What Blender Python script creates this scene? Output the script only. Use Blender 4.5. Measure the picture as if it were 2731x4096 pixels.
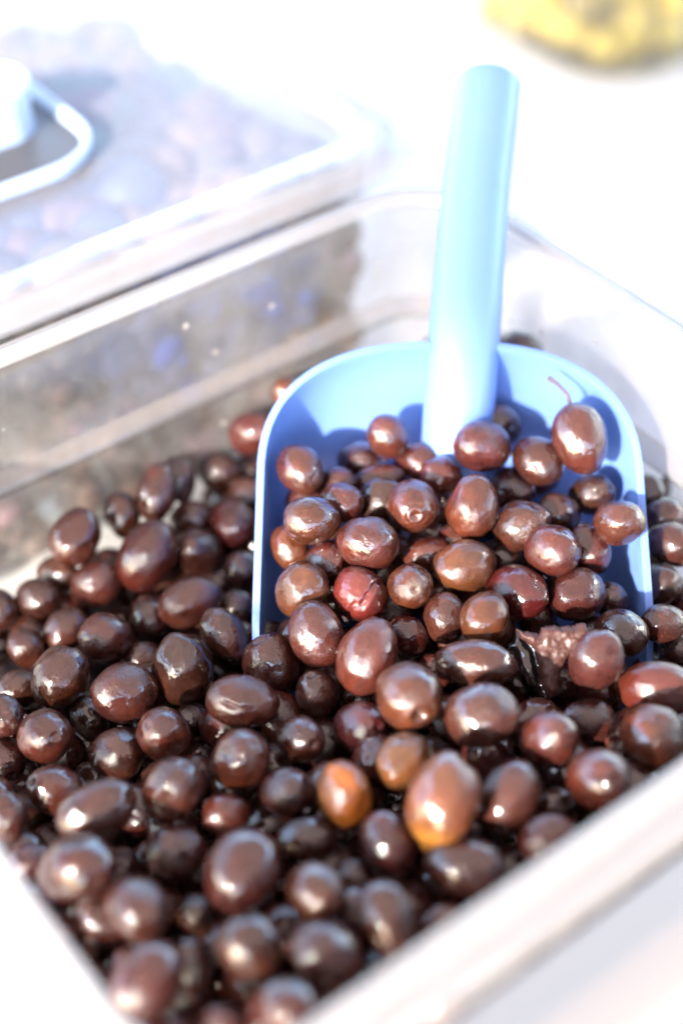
import bpy, bmesh, math, random
from mathutils import Vector, Matrix, noise
random.seed(7)
scene = bpy.context.scene
for o in list(bpy.data.objects): bpy.data.objects.remove(o)
COL = scene.collection
Rd = math.radians

# ------------------------------------------------------------------ camera
CAM_H = 0.330; TILT = 43.0
cd = bpy.data.cameras.new('camera'); cam = bpy.data.objects.new('camera', cd); COL.objects.link(cam)
cam.location = (0, 0, CAM_H); cam.rotation_euler = (Rd(90-TILT), 0, 0)
cd.sensor_fit = 'VERTICAL'; cd.sensor_height = 36; cd.sensor_width = 24; cd.lens = 54.12
cd.clip_start = 0.01; cd.clip_end = 100
cd.dof.use_dof = True; cd.dof.focus_distance = 0.526; cd.dof.aperture_fstop = 2.7; cd.dof.aperture_blades = 0
scene.camera = cam
# ------------------------------------------------------------------ world and sun
SUN_EL = 24.0; SUN_AZ = (-0.56, -0.828)          # horizontal direction towards the sun
world = bpy.data.worlds.new('World'); scene.world = world; world.use_nodes = True
nt = world.node_tree; nt.nodes.clear()
sky = nt.nodes.new('ShaderNodeTexSky'); sky.sky_type = 'NISHITA'; sky.sun_disc = False
sky.sun_elevation = Rd(SUN_EL); sky.sun_rotation = math.atan2(SUN_AZ[0], SUN_AZ[1])
bg = nt.nodes.new('ShaderNodeBackground'); bg.inputs[1].default_value = 0.15
wo = nt.nodes.new('ShaderNodeOutputWorld'); nt.links.new(sky.outputs[0], bg.inputs[0]); nt.links.new(bg.outputs[0], wo.inputs[0])
sl = bpy.data.lights.new('sun', 'SUN'); sl.energy = 2.0; sl.angle = Rd(1.6); sl.color = (1.0, 0.93, 0.84)
so = bpy.data.objects.new('sun', sl); COL.objects.link(so)
sv = Vector((SUN_AZ[0]*math.cos(Rd(SUN_EL)), SUN_AZ[1]*math.cos(Rd(SUN_EL)), math.sin(Rd(SUN_EL))))
so.rotation_euler = sv.to_track_quat('Z', 'Y').to_euler(); so.location = sv*3
vs = scene.view_settings; vs.view_transform = 'Standard'; vs.look = 'None'; vs.gamma = 1; vs.exposure = 3.38
scene.render.engine = 'CYCLES'
scene.cycles.max_bounces = 8; scene.cycles.transparent_max_bounces = 16

# ------------------------------------------------------------------ helpers
H = CAM_H
D1 = Vector((.794, .607, 0)).normalized(); D2 = Vector((-D1.y, D1.x, 0))
def W(a, b, z): return D1*a + D2*b + Vector((0, 0, z))
E1A, E1B, E2A, E2B = .214*H, 1.1015*H, .4526*H, 1.2547*H
def tag(o, label=None, cat=None, group=None, kind=None):
    if label: o['label'] = label
    if cat: o['category'] = cat
    if group: o['group'] = group
    if kind: o['kind'] = kind
    return o
def mobj(name, bm, mats, parent=None, smooth=True):
    me = bpy.data.meshes.new(name); bm.to_mesh(me); bm.free()
    for m in (mats if isinstance(mats, (list, tuple)) else [mats]): me.materials.append(m)
    if smooth: me.polygons.foreach_set('use_smooth', [True]*len(me.polygons))
    o = bpy.data.objects.new(name, me); COL.objects.link(o)
    if parent: o.parent = parent
    return o
def empty(name, loc=(0, 0, 0)):
    o = bpy.data.objects.new(name, None); COL.objects.link(o); o.location = loc; o.empty_display_size = .01; return o
def loft(bm, loops, close=True, cap0=False, cap1=False, mi=0):
    vl = [[bm.verts.new(p) for p in l] for l in loops]
    n = len(vl[0])
    for i in range(len(vl)-1):
        for j in range(n if close else n-1):
            k = (j+1) % n
            f_ = bm.faces.new((vl[i][j], vl[i][k], vl[i+1][k], vl[i+1][j])); f_.material_index = mi
    if cap0: bm.faces.new(vl[0][::-1]).material_index = mi
    if cap1: bm.faces.new(vl[-1]).material_index = mi
    return vl
def rrect(a0, a1, b0, b1, r, z, n=8, straight=10):
    r = max(r, .0005); pts = []
    cs = [(a1-r, b1-r, 0), (a0+r, b1-r, 90), (a0+r, b0+r, 180), (a1-r, b0+r, 270)]
    for ca, cb, s in cs:
        for k in range(n+1):
            t = Rd(s + 90*k/n); pts.append((ca+r*math.cos(t), cb+r*math.sin(t)))
    out = []
    for i in range(len(pts)):           # subdivide the straight runs
        p, q = pts[i], pts[(i+1) % len(pts)]
        out.append(p)
        if (i+1) % (n+1) == 0:
            for k in range(1, straight): out.append((p[0]+(q[0]-p[0])*k/straight, p[1]+(q[1]-p[1])*k/straight))
    return [W(a, b, z) for a, b in out]
def pan_loops(rect, prof, r0):
    a0, a1, b0, b1 = rect
    return [rrect(a0-o, a1+o, b0-o, b1+o, r0+o, z) for o, z in prof]

# node helpers
def newmat(name):
    m = bpy.data.materials.new(name); m.use_nodes = True; t = m.node_tree; t.nodes.clear()
    out = t.nodes.new('ShaderNodeOutputMaterial'); return m, t, out
def nd(t, typ, **kw):
    n = t.nodes.new(typ)
    for k, v in kw.items():
        if k.startswith('i_'):
            n.inputs[k[2:].replace('_', ' ')].default_value = v
        else: setattr(n, k, v)
    return n
def mixc(t, fac, a, b, blend='MIX'):
    n = t.nodes.new('ShaderNodeMix'); n.data_type = 'RGBA'; n.blend_type = blend; n.clamp_factor = True
    for sock, v in ((n.inputs[0], fac), (n.inputs[6], a), (n.inputs[7], b)):
        if hasattr(v, 'is_linked') or hasattr(v, 'links'): t.links.new(v, sock)
        else: sock.default_value = v
    return n.outputs[2]
def ramp(t, src, stops):
    n = t.nodes.new('ShaderNodeValToRGB'); cr = n.color_ramp
    while len(cr.elements) < len(stops): cr.elements.new(.5)
    for e, (p, c) in zip(cr.elements, stops):
        e.position = p; e.color = (c, c, c, 1) if not isinstance(c, tuple) else (*c, 1)
    t.links.new(src, n.inputs[0]); return n.outputs[0]

# ------------------------------------------------------------------ materials
OLIVE_COL = {'D': (.0275, .0084, .0060), 'B': (.0370, .0100, .0064), 'R': (.0430, .0102, .0068), 'P': (.0310, .0080, .0066),
             'O': (.0470, .0130, .0054), 'T': (.0660, .0220, .0080), 'M': (.0330, .0042, .0036), 'Y': (.150, .045, .0066)}
def olive_material(name, end_col=None, end_lo=-.55, end_hi=-.85, side_col=None, side_vec=(1, 0, 0), wet=1.0):
    m, t, out = newmat(name); L = t.links.new
    tc = nd(t, 'ShaderNodeTexCoord'); oi = nd(t, 'ShaderNodeObjectInfo')
    mul = nd(t, 'ShaderNodeMath', operation='MULTIPLY'); L(oi.outputs['Random'], mul.inputs[0]); mul.inputs[1].default_value = 37
    add = nd(t, 'ShaderNodeVectorMath', operation='ADD'); L(tc.outputs['Object'], add.inputs[0]); L(mul.outputs[0], add.inputs[1])
    def noi(scale, detail=3, rough=.55):
        n = nd(t, 'ShaderNodeTexNoise'); n.inputs['Scale'].default_value = scale; n.inputs['Detail'].default_value = detail
        n.inputs['Roughness'].default_value = rough; L(add.outputs[0], n.inputs['Vector']); return n.outputs[0]
    base = oi.outputs['Color']
    warm = mixc(t, 1.0, base, (1.35, 1.12, .95, 1), 'MULTIPLY')
    dark = mixc(t, 1.0, base, (.60, .52, .55, 1), 'MULTIPLY')
    c = mixc(t, ramp(t, noi(.9, 2), [(.42, 0), (.66, 1)]), base, warm)
    c = mixc(t, ramp(t, noi(1.5, 4), [(.44, 0), (.66, .75)]), c, dark)
    c = mixc(t, ramp(t, noi(11, 2), [(.57, 0), (.68, .6)]), c, dark)          # fine pores
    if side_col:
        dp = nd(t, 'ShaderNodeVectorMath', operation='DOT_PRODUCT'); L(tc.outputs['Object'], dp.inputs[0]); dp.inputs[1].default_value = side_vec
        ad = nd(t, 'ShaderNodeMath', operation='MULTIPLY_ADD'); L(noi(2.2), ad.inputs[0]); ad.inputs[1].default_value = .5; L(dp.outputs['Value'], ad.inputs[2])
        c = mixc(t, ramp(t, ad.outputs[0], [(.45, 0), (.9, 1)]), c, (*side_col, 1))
    if end_col:
        sx = nd(t, 'ShaderNodeSeparateXYZ'); L(tc.outputs['Object'], sx.inputs[0])
        ad = nd(t, 'ShaderNodeMath', operation='MULTIPLY_ADD'); L(noi(3.2, 4), ad.inputs[0]); ad.inputs[1].default_value = .25 if end_lo > 0 else .7; L(sx.outputs[2], ad.inputs[2])
        mr = nd(t, 'ShaderNodeMapRange'); L(ad.outputs[0], mr.inputs[0]); mr.inputs[1].default_value = end_lo; mr.inputs[2].default_value = end_hi
        c = mixc(t, mr.outputs[0], c, (*end_col, 1))
    # skin relief: broad undulation, and patches of fine wrinkles
    b1 = nd(t, 'ShaderNodeBump'); b1.inputs['Strength'].default_value = .5; b1.inputs['Distance'].default_value = .0008; L(noi(2.6, 2), b1.inputs['Height'])
    patch = ramp(t, noi(1.2, 2), [(.46, 0), (.60, 1)])
    fm = nd(t, 'ShaderNodeMath', operation='MULTIPLY'); L(noi(17, 3, .6), fm.inputs[0]); L(patch, fm.inputs[1])
    b2 = nd(t, 'ShaderNodeBump'); b2.inputs['Strength'].default_value = .55; b2.inputs['Distance'].default_value = .0005; L(fm.outputs[0], b2.inputs['Height']); L(b1.outputs[0], b2.inputs['Normal'])
    p = nd(t, 'ShaderNodeBsdfPrincipled'); L(c, p.inputs['Base Color'])
    p.inputs['Roughness'].default_value = .45; p.inputs['Specular IOR Level'].default_value = .08
    p.inputs['Subsurface Weight'].default_value = .12; p.inputs['Subsurface Radius'].default_value = (.004, .0012, .0006); p.inputs['Subsurface Scale'].default_value = 1
    p.inputs['Coat Weight'].default_value = wet; p.inputs['Coat IOR'].default_value = 1.72
    rr = nd(t, 'ShaderNodeMapRange'); L(noi(1.7, 2), rr.inputs[0]); rr.inputs[3].default_value = .01; rr.inputs[4].default_value = .05
    L(rr.outputs[0], p.inputs['Coat Roughness'])
    L(b2.outputs[0], p.inputs['Normal']); L(b2.outputs[0], p.inputs['Coat Normal'])
    L(p.outputs[0], out.inputs[0]); return m
M_OLIVE = olive_material('olive_skin')
M_TIP = olive_material('olive_skin_orange_tip', end_col=(.24, .095, .015), end_lo=-.22, end_hi=-.62)
M_PALE = olive_material('olive_skin_pale_scar', end_col=(.08, .055, .045), end_lo=.98, end_hi=1.12)
M_SPLIT = olive_material('olive_skin_split', side_col=(.075, .011, .008), side_vec=(.9, .0, -.3))
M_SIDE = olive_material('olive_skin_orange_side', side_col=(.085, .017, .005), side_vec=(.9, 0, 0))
M_CRIM = olive_material('olive_skin_crimson', side_col=(.062, .0105, .0082), side_vec=(0, .55, 0))

def plain(name, col, rough=.5, spec=.5, metal=0, bump=0, bscale=40, var=0, coat=0):
    m, t, out = newmat(name); L = t.links.new
    p = nd(t, 'ShaderNodeBsdfPrincipled'); p.inputs['Roughness'].default_value = rough; p.inputs['Specular IOR Level'].default_value = spec
    p.inputs['Metallic'].default_value = metal; p.inputs['Coat Weight'].default_value = coat; p.inputs['Coat Roughness'].default_value = .06
    tc = nd(t, 'ShaderNodeTexCoord'); n = nd(t, 'ShaderNodeTexNoise'); n.inputs['Scale'].default_value = bscale; n.inputs['Detail'].default_value = 5
    L(tc.outputs['Object'], n.inputs['Vector'])
    c = mixc(t, n.outputs[0], tuple(x*(1-var) for x in col)+(1,), tuple(min(1, x*(1+var)) for x in col)+(1,)); L(c, p.inputs['Base Color'])
    if bump:
        b = nd(t, 'ShaderNodeBump'); b.inputs['Strength'].default_value = .5; b.inputs['Distance'].default_value = bump; L(n.outputs[0], b.inputs['Height']); L(b.outputs[0], p.inputs['Normal'])
    L(p.outputs[0], out.inputs[0]); return m
M_COUNTER = plain('white_table', (.55, .54, .53), .55, .3, var=.02, bscale=8)
M_LEDGE = plain('cream_ledge', (.175, .160, .156), .5, .4, var=.03, bscale=12)
def scoop_material():
    m, t, out = newmat('blue_plastic'); L = t.links.new
    tc = nd(t, 'ShaderNodeTexCoord')
    def noi(sc_, de, vec=None):
        n = nd(t, 'ShaderNodeTexNoise'); n.inputs['Scale'].default_value = sc_; n.inputs['Detail'].default_value = de; L(vec or tc.outputs['Object'], n.inputs['Vector']); return n.outputs[0]
    mp = nd(t, 'ShaderNodeMapping'); mp.inputs['Scale'].default_value = (220, 14, 14); mp.inputs['Rotation'].default_value = (.3, .2, .5); L(tc.outputs['Object'], mp.inputs[0])
    scr = ramp(t, noi(1.0, 6, mp.outputs[0]), [(.60, 0), (.68, 1)])
    c = mixc(t, ramp(t, noi(35, 4), [(.45, 0), (.8, .35)]), (.118, .215, .53, 1), (.135, .225, .50, 1))
    c = mixc(t, ramp(t, noi(55, 5), [(.62, 0), (.74, .35)]), c, (.10, .15, .31, 1))          # thin brine smears
    p = nd(t, 'ShaderNodeBsdfPrincipled'); L(c, p.inputs['Base Color'])
    rr = nd(t, 'ShaderNodeMapRange'); L(noi(40, 4), rr.inputs[0]); rr.inputs[3].default_value = .22; rr.inputs[4].default_value = .48; L(rr.outputs[0], p.inputs['Roughness'])
    p.inputs['Subsurface Weight'].default_value = .15; p.inputs['Subsurface Radius'].default_value = (.002, .003, .004); p.inputs['Subsurface Scale'].default_value = 1
    b = nd(t, 'ShaderNodeBump'); b.inputs['Strength'].default_value = .2; b.inputs['Distance'].default_value = .0003; L(scr, b.inputs['Height']); L(b.outputs[0], p.inputs['Normal'])
    L(p.outputs[0], out.inputs[0]); return m
M_SCOOP = scoop_material()
M_STEM = plain('dry_stem', (.10, .075, .10), .7, .2, var=.3, bscale=300)
M_BRINE_BLOCK = plain('dark_brine_block', (.012, .007, .006), .08, .5)
M_FLESH = plain('olive_flesh', (.046, .0165, .0130), .55, .35, bump=.0007, bscale=380, var=.4, coat=.12)
M_SKINDARK = plain('wet_dark_skin', (.018, .010, .010), .12, .5, bump=.0008, bscale=160, coat=1)
M_DROP = None
def pan_material():
    m, t, out = newmat('pan_steel'); L = t.links.new
    tc = nd(t, 'ShaderNodeTexCoord')
    def noi(scale, detail=4, vec=None):
        n = nd(t, 'ShaderNodeTexNoise'); n.inputs['Scale'].default_value = scale; n.inputs['Detail'].default_value = detail; L(vec or tc.outputs['Object'], n.inputs['Vector']); return n.outputs[0]
    c = mixc(t, ramp(t, noi(30), [(.35, 0), (.7, 1)]), (.52, .50, .48, 1), (.66, .64, .61, 1))
    c = mixc(t, ramp(t, noi(160, 3), [(.60, 0), (.72, .5)]), c, (.44, .37, .30, 1))      # dried brine smears
    vo = nd(t, 'ShaderNodeTexVoronoi'); vo.inputs['Scale'].default_value = 120; L(tc.outputs['Object'], vo.inputs['Vector'])
    spots = ramp(t, vo.outputs['Distance'], [(.10, 1), (.16, 0)])
    gate = ramp(t, noi(45, 1), [(.60, 0), (.64, 1)])
    sm = nd(t, 'ShaderNodeMath', operation='MULTIPLY'); L(spots, sm.inputs[0]); L(gate, sm.inputs[1])
    c = mixc(t, sm.outputs[0], c, (.86, .82, .76, 1))
    p = nd(t, 'ShaderNodeBsdfPrincipled'); L(c, p.inputs['Base Color']); p.inputs['Metallic'].default_value = .55
    r = nd(t, 'ShaderNodeMapRange'); L(noi(60), r.inputs[0]); r.inputs[3].default_value = .20; r.inputs[4].default_value = .42; L(r.outputs[0], p.inputs['Roughness'])
    b = nd(t, 'ShaderNodeBump'); b.inputs['Strength'].default_value = .25; b.inputs['Distance'].default_value = .0004; L(noi(90, 3), b.inputs['Height']); L(b.outputs[0], p.inputs['Normal'])
    L(p.outputs[0], out.inputs[0]); return m
M_STEELDUMMY = None
def clear_material(name, tint, trans, rough, diff=(.9, .9, .92), spots=False):
    m, t, out = newmat(name); L = t.links.new
    tr = nd(t, 'ShaderNodeBsdfTransparent'); tr.inputs[0].default_value = (*tint, 1)
    df = nd(t, 'ShaderNodeBsdfDiffuse'); df.inputs[0].default_value = (*diff, 1)
    gl = nd(t, 'ShaderNodeBsdfGlossy'); gl.inputs['Roughness'].default_value = rough
    lw = nd(t, 'ShaderNodeLayerWeight'); lw.inputs[0].default_value = .5
    pw = nd(t, 'ShaderNodeMath', operation='POWER'); L(lw.outputs['Facing'], pw.inputs[0]); pw.inputs[1].default_value = 5
    fr = nd(t, 'ShaderNodeMath', operation='MULTIPLY_ADD'); L(pw.outputs[0], fr.inputs[0]); fr.inputs[1].default_value = .80; fr.inputs[2].default_value = .07
    m1 = nd(t, 'ShaderNodeMixShader'); m1.inputs[0].default_value = trans; L(df.outputs[0], m1.inputs[1]); L(tr.outputs[0], m1.inputs[2])
    m2 = nd(t, 'ShaderNodeMixShader'); L(fr.outputs[0], m2.inputs[0]); L(m1.outputs[0], m2.inputs[1]); L(gl.outputs[0], m2.inputs[2])
    if spots:                      # haze, dried brine smears and droplets on the wall
        tc = nd(t, 'ShaderNodeTexCoord')
        def noi(sc_, de):
            n = nd(t, 'ShaderNodeTexNoise'); n.inputs['Scale'].default_value = sc_; n.inputs['Detail'].default_value = de; L(tc.outputs['Object'], n.inputs['Vector']); return n.outputs[0]
        vo = nd(t, 'ShaderNodeTexVoronoi'); vo.inputs['Scale'].default_value = 110; L(tc.outputs['Object'], vo.inputs['Vector'])
        sm = nd(t, 'ShaderNodeMath', operation='MULTIPLY'); L(ramp(t, vo.outputs['Distance'], [(.12, 1), (.17, 0)]), sm.inputs[0]); L(ramp(t, noi(45, 1), [(.60, 0), (.63, 1)]), sm.inputs[1])
        hz = ramp(t, noi(28, 5), [(.35, trans+.08), (.72, trans-.22)])
        sb = nd(t, 'ShaderNodeMath', operation='SUBTRACT'); sb.use_clamp = True; L(hz, sb.inputs[0]); L(sm.outputs[0], sb.inputs[1]); L(sb.outputs[0], m1.inputs[0])
        c = mixc(t, ramp(t, noi(70, 4), [(.5, 0), (.7, .7)]), (*diff, 1), (diff[0]*.8, diff[1]*.68, diff[2]*.55, 1))
        L(c, df.inputs[0])
    L(m2.outputs[0], out.inputs[0]); return m
M_PAN = clear_material('clear_pan_plastic', (.92, .91, .90), .76, .10, (.27, .255, .245), spots=True)
M_PANRIM = clear_material('clear_pan_rim_plastic', (.92, .91, .91), .46, .12, (.31, .30, .30))
M_STEP = clear_material('clear_step_plastic', (.90, .89, .88), .60, .12, (.20, .185, .18))
M_LID = clear_material('clear_lid_plastic', (.93, .94, .97), .50, .12, (.19, .183, .20))
M_LIDRIM = clear_material('frosted_rim_plastic', (.95, .95, .97), .55, .15, (.27, .265, .28))
M_TUB = clear_material('clear_tub_plastic', (.99, .98, .94), .95, .08, (.5, .48, .4))
M_KNOB = plain('pale_blue_handle', (.26, .33, .45), .3, .5, var=.02)

# ------------------------------------------------------------------ the awning over the stall (reflected in the wet skins)
def awning():
    m, t, out = newmat('awning_cloth'); L = t.links.new
    df = nd(t, 'ShaderNodeBsdfDiffuse'); df.inputs[0].default_value = (.36, .27, .22, 1)
    tl = nd(t, 'ShaderNodeBsdfTranslucent'); tl.inputs[0].default_value = (.42, .32, .27, 1)
    mx = nd(t, 'ShaderNodeMixShader'); mx.inputs[0].default_value = .5; L(df.outputs[0], mx.inputs[1]); L(tl.outputs[0], mx.inputs[2]); L(mx.outputs[0], out.inputs[0])
    bm = bmesh.new(); nx, ny = 24, 24; x0, x1, y0, y1 = AW
    V = [[bm.verts.new((x0+(x1-x0)*i/nx, y0+(y1-y0)*j/ny, AWZ+.03*math.sin(i*.9)+.02*math.cos(j*.7))) for j in range(ny+1)] for i in range(nx+1)]
    for i in range(nx):
        for j in range(ny): bm.faces.new((V[i][j], V[i+1][j], V[i+1][j+1], V[i][j+1]))
    o = mobj('awning', bm, m); tag(o, kind='structure')
AW = (-1.35, 2.2, -1.6, 1.6); AWZ = 1.05
awning()

# ------------------------------------------------------------------ setting: counter and ledges
def slab(name, a0, a1, b0, b1, z, th, mat, r=.002):
    bm = bmesh.new()
    prof = [(0, z-th), (0, z-r), (-r*.3, z-r*.3), (-r, z)]
    ls = [rrect(a0-o, a1+o, b0-o, b1+o, .004+o, zz, 3, 2) for o, zz in prof]
    loft(bm, ls, True, True, True)
    return mobj(name, bm, mat, smooth=False)
CZ = -.1525
bm = bmesh.new()
bm.faces.new([bm.verts.new((x, y, CZ)) for x, y in ((-3, -3), (3, -3), (3, 3), (-3, 3))])
ct = mobj('table_top', bm, M_COUNTER, smooth=False); tag(ct, kind='structure')
# ------------------------------------------------------------------ olive pan
pan = empty('food_pan', W(.217, .28, -.15)); tag(pan, 'clear plastic rectangular food pan heaped with brown olives', 'pan')
def put(o, par):
    o.parent = par; o.matrix_parent_inverse = Matrix.Translation(-Vector(par.location)); return o
rect = (E1A, E1B, E2A, E2B)
bm = bmesh.new()
wall = [(.0004, -.0022), (-.0005, -.010), (-.0012, -.030), (-.0018, -.0455), (-.0024, -.0468), (-.0044, -.0480), (-.0055, -.0490), (-.0060, -.0510), (-.0066, -.070), (-.0080, -.110), (-.0095, -.140), (-.014, -.1470), (-.022, -.150)]
loft(bm, pan_loops(rect, wall, .030), True, False, True)
bmesh.ops.reverse_faces(bm, faces=bm.faces[:])
put(mobj('pan_wall', bm, M_PAN), pan)
bm = bmesh.new()
loft(bm, pan_loops(rect, [(-.0016, -.0445), (-.0030, -.0452), (-.0042, -.0468), (-.0060, -.0478), (-.0074, -.0492), (-.0076, -.0512), (-.0068, -.0530)], .030))
put(mobj('stacking_ledge', bm, M_STEP), pan)
bm = bmesh.new()
rim = [(.0118, -.0098), (.0127, -.0050), (.0124, -.0024), (.0116, -.0013), (.0105, -.0010), (.0090, -.0013), (.0078, -.0010), (.0066, .0012), (.0045, .0022), (.0022, .0018), (.0008, 0), (.0004, -.0022)]
loft(bm, [rrect(E1A-o_-max(0, o_-.0085)*6.5, E1B+o_, E2A-o_-max(0, o_-.0085)*1.6, E2B+o_, .030+o_, z_) for o_, z_ in rim])
put(mobj('pan_rim', bm, M_PANRIM), pan)
bm = bmesh.new(); loft(bm, pan_loops(rect, [(-.024, -.1485), (-.016, -.145), (-.0105, -.120), (-.0100, -.106)], .030), True, True, True)  # opaque dark block added low in the heap to keep side light out
o = mobj('brine', bm, M_BRINE_BLOCK, smooth=False); tag(o, 'dark brine low between the olives, an opaque block added to stop light', 'brine', kind='stuff')

# ------------------------------------------------------------------ neighbouring lidded pan
nb = empty('lidded_pan', W(.24, .57, -.15)); tag(nb, 'clear covered pan of pale mixed contents behind the olive pan', 'pan')
nrect = (E1A+.012, .375, .4525, .690)
bm = bmesh.new()
loft(bm, pan_loops(nrect, [(.0125, -.009), (.0130, -.004), (.0110, -.0030), (0, -.0035), (-.002, -.03), (-.0035, -.046), (-.006, -.049), (-.010, -.14), (-.02, -.150)], .030), True, False, True)
put(mobj('pan_wall', bm, M_PAN), nb)
lid = empty('pan_lid', W(.24, .57, 0)); tag(lid, 'clear plastic lid with a raised handle on the pan behind', 'lid')
bm = bmesh.new()
loft(bm, pan_loops(nrect, [(.0240, -.0015), (.0250, .0010), (.0235, .0030), (.0170, .0034), (.0160, .0052), (.0140, .0060), (.0060, .0062), (.0040, .0054), (.0030, .0050), (-.0040, .0048), (-.0055, .0040), (-.0070, -.0030), (-.0085, -.0045)], .034))
put(mobj('lid_rim', bm, M_LIDRIM), lid)
bm = bmesh.new()
loft(bm, pan_loops(nrect, [(-.0085, -.0045), (-.010, -.0048), (-.030, -.0050)], .034), True, False, True)
put(mobj('lid_panel', bm, M_LID), lid)
bm = bmesh.new()
kr = (.10, .274, .519, .612)
loft(bm, pan_loops(kr, [(.0025, -.0045), (.0030, .0000), (.0018, .0016), (0, .0014), (-.001, -.002), (-.0015, -.004)], .028))
hd = put(mobj('handle_collar', bm, M_KNOB), lid)
bm = bmesh.new(); bm.faces.new([bm.verts.new(p) for p in rrect(kr[0]+.0005, kr[1]-.0005, kr[2]+.0005, kr[3]-.0005, .0275, -.0035)])
put(mobj('handle_recess', bm, plain('grey_recess', (.05, .048, .052), .4)), lid)
bm = bmesh.new()
kr2 = (.10, .262, .5525, .5835)
loft(bm, pan_loops(kr2, [(.001, -.0035), (0, .004), (.0005, .010), (.0014, .0155), (.0018, .0180), (.0008, .0194), (-.0015, .0196), (-.0045, .0186), (-.0056, .013), (-.007, .002)], .0150), True, False, True)
put(mobj('handle', bm, M_KNOB), lid)

# ------------------------------------------------------------------ olive meshes
def olive_mesh(seed, kind='', nu=44, nv=26):
    rnd = random.Random(seed); off = Vector((rnd.uniform(-50, 50), rnd.uniform(-50, 50), rnd.uniform(-50, 50)))
    egg = rnd.uniform(-.10, .10); dim = rnd.uniform(.03, .10); pt = rnd.uniform(.0, .07); lump = rnd.uniform(.03, .085)
    if kind in ('scar', 'ring'): dim = .10
    if kind in ('dimple',): dim = .22
    if kind in ('stem',): pt = .01; dim = .02; egg = -.04
    if kind in ('tip',): pt = .16; dim = .03; egg = .05
    dents = [(Vector((rnd.gauss(0, 1), rnd.gauss(0, 1), rnd.gauss(0, 1))).normalized(), rnd.uniform(.02, .08), rnd.uniform(.28, .6)) for _ in range(4)]
    bm = bmesh.new(); top = None; rows = []
    def shape(th, ph):
        n = Vector((math.sin(th)*math.cos(ph), math.sin(th)*math.sin(ph), math.cos(th)))
        rho = math.sin(th); k = 1 + lump*noise.noise(n*1.35+off) + .012*noise.noise(n*4+off)
        for dv, am, wd in dents:
            a = max(0, 1-(n-dv).length/wd); k -= am*a*a*(3-2*a)
        p = n*k
        if n.z > 0:
            p.z -= dim*math.exp(-(rho/.15)**2) - .022*math.exp(-((rho-.26)/.10)**2)
            if kind == 'ring': p.z -= .035*math.exp(-((rho-.42)/.05)**2) - .02*math.exp(-((rho-.33)/.05)**2)
        else: p.z -= pt*math.exp(-(rho/.30)**2)
        p.x *= 1-egg*n.z; p.y *= 1-egg*n.z
        if kind == 'slit':
            d = (n-Vector((.75, -.55, .35)).normalized())
            along = d.dot(Vector((.1, .45, .9)).normalized()); across = (d - Vector((.1, .45, .9)).normalized()*along).length
            if abs(along) < .5: p *= 1-.20*math.exp(-(across/.07)**2)*(1-(along/.5)**2)
        if kind == 'notch':
            d = (n-Vector((.0, .25, 1)).normalized()).length; p *= 1-.26*math.exp(-(d/.30)**2)
        if kind == 'pit':
            d = (n-Vector((.0, 0, 1)).normalized()).length; p *= 1-.22*math.exp(-(d/.18)**2)
        if kind == 'split':
            # a crack running round the shoulder; the skin on one side stands proud as a flap
            w = n.z-.18-.22*math.sin(2.2*ph)-.06*noise.noise(n*5+off)
            if n.x > -.35:
                fade = min(1, (n.x+.35)/.4)
                p *= 1-.15*fade*math.exp(-(w/.075)**2) + .05*fade*(1 if w > 0 else 0)*math.exp(-(w/.25)**2)
                if w < 0: p *= 1-.05*fade*abs(noise.noise(n*7+off))
        return p
    north = bm.verts.new(shape(0.0001, 0)); south = bm.verts.new(shape(math.pi-.0001, 0))
    # rows are packed towards the stem end
    ths = [math.pi*((i/nv)**1.12) for i in range(1, nv)]
    for th in ths: rows.append([bm.verts.new(shape(th, 2*math.pi*j/nu)) for j in range(nu)])
    for j in range(nu):
        k = (j+1) % nu
        bm.faces.new((north, rows[0][j], rows[0][k])); bm.faces.new((south, rows[-1][k], rows[-1][j]))
        for i in range(len(rows)-1): bm.faces.new((rows[i][j], rows[i+1][j], rows[i+1][k], rows[i][k]))
    me = bpy.data.meshes.new('olive'); bm.to_mesh(me); bm.free()
    me.polygons.foreach_set('use_smooth', [True]*len(me.polygons)); return me
MESH = [olive_mesh(100+i, {15: 'slit', 16: 'pit', 17: 'notch', 18: 'slit'}.get(i, '')) for i in range(20)]
for me in MESH: me.materials.append(M_OLIVE)
MLOW = [olive_mesh(300+i, nu=22, nv=14) for i in range(6)]
for me in MLOW: me.materials.append(M_OLIVE)
SPM = {'scar': M_PALE, 'tip': M_TIP, 'split': M_SPLIT, 'redleft': M_SIDE, 'crim': M_CRIM}
SPECIAL = {}
for k in ('split', 'scar', 'ring', 'slit', 'tip', 'notch', 'pit', 'dimple', 'redleft', 'crim', 'stem'):
    me = olive_mesh(500+len(k)*7+ord(k[0]), k, 72, 44); me.materials.append(SPM.get(k, M_OLIVE)); SPECIAL[k] = me
def orient(ax, spin):
    return (Vector(ax).to_track_quat('Z', 'Y').to_matrix().to_4x4() @ Matrix.Rotation(spin, 4, 'Z'))
CAMV = Vector((0, -math.cos(Rd(TILT)), math.sin(Rd(TILT))))
def spin_for(ax, want):
    """spin that brings the mesh's +X as close as possible to a wanted world direction"""
    m = Vector(ax).to_track_quat('Z', 'Y').to_matrix(); v = m.transposed() @ Vector(want); return math.atan2(v.y, v.x)

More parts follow.
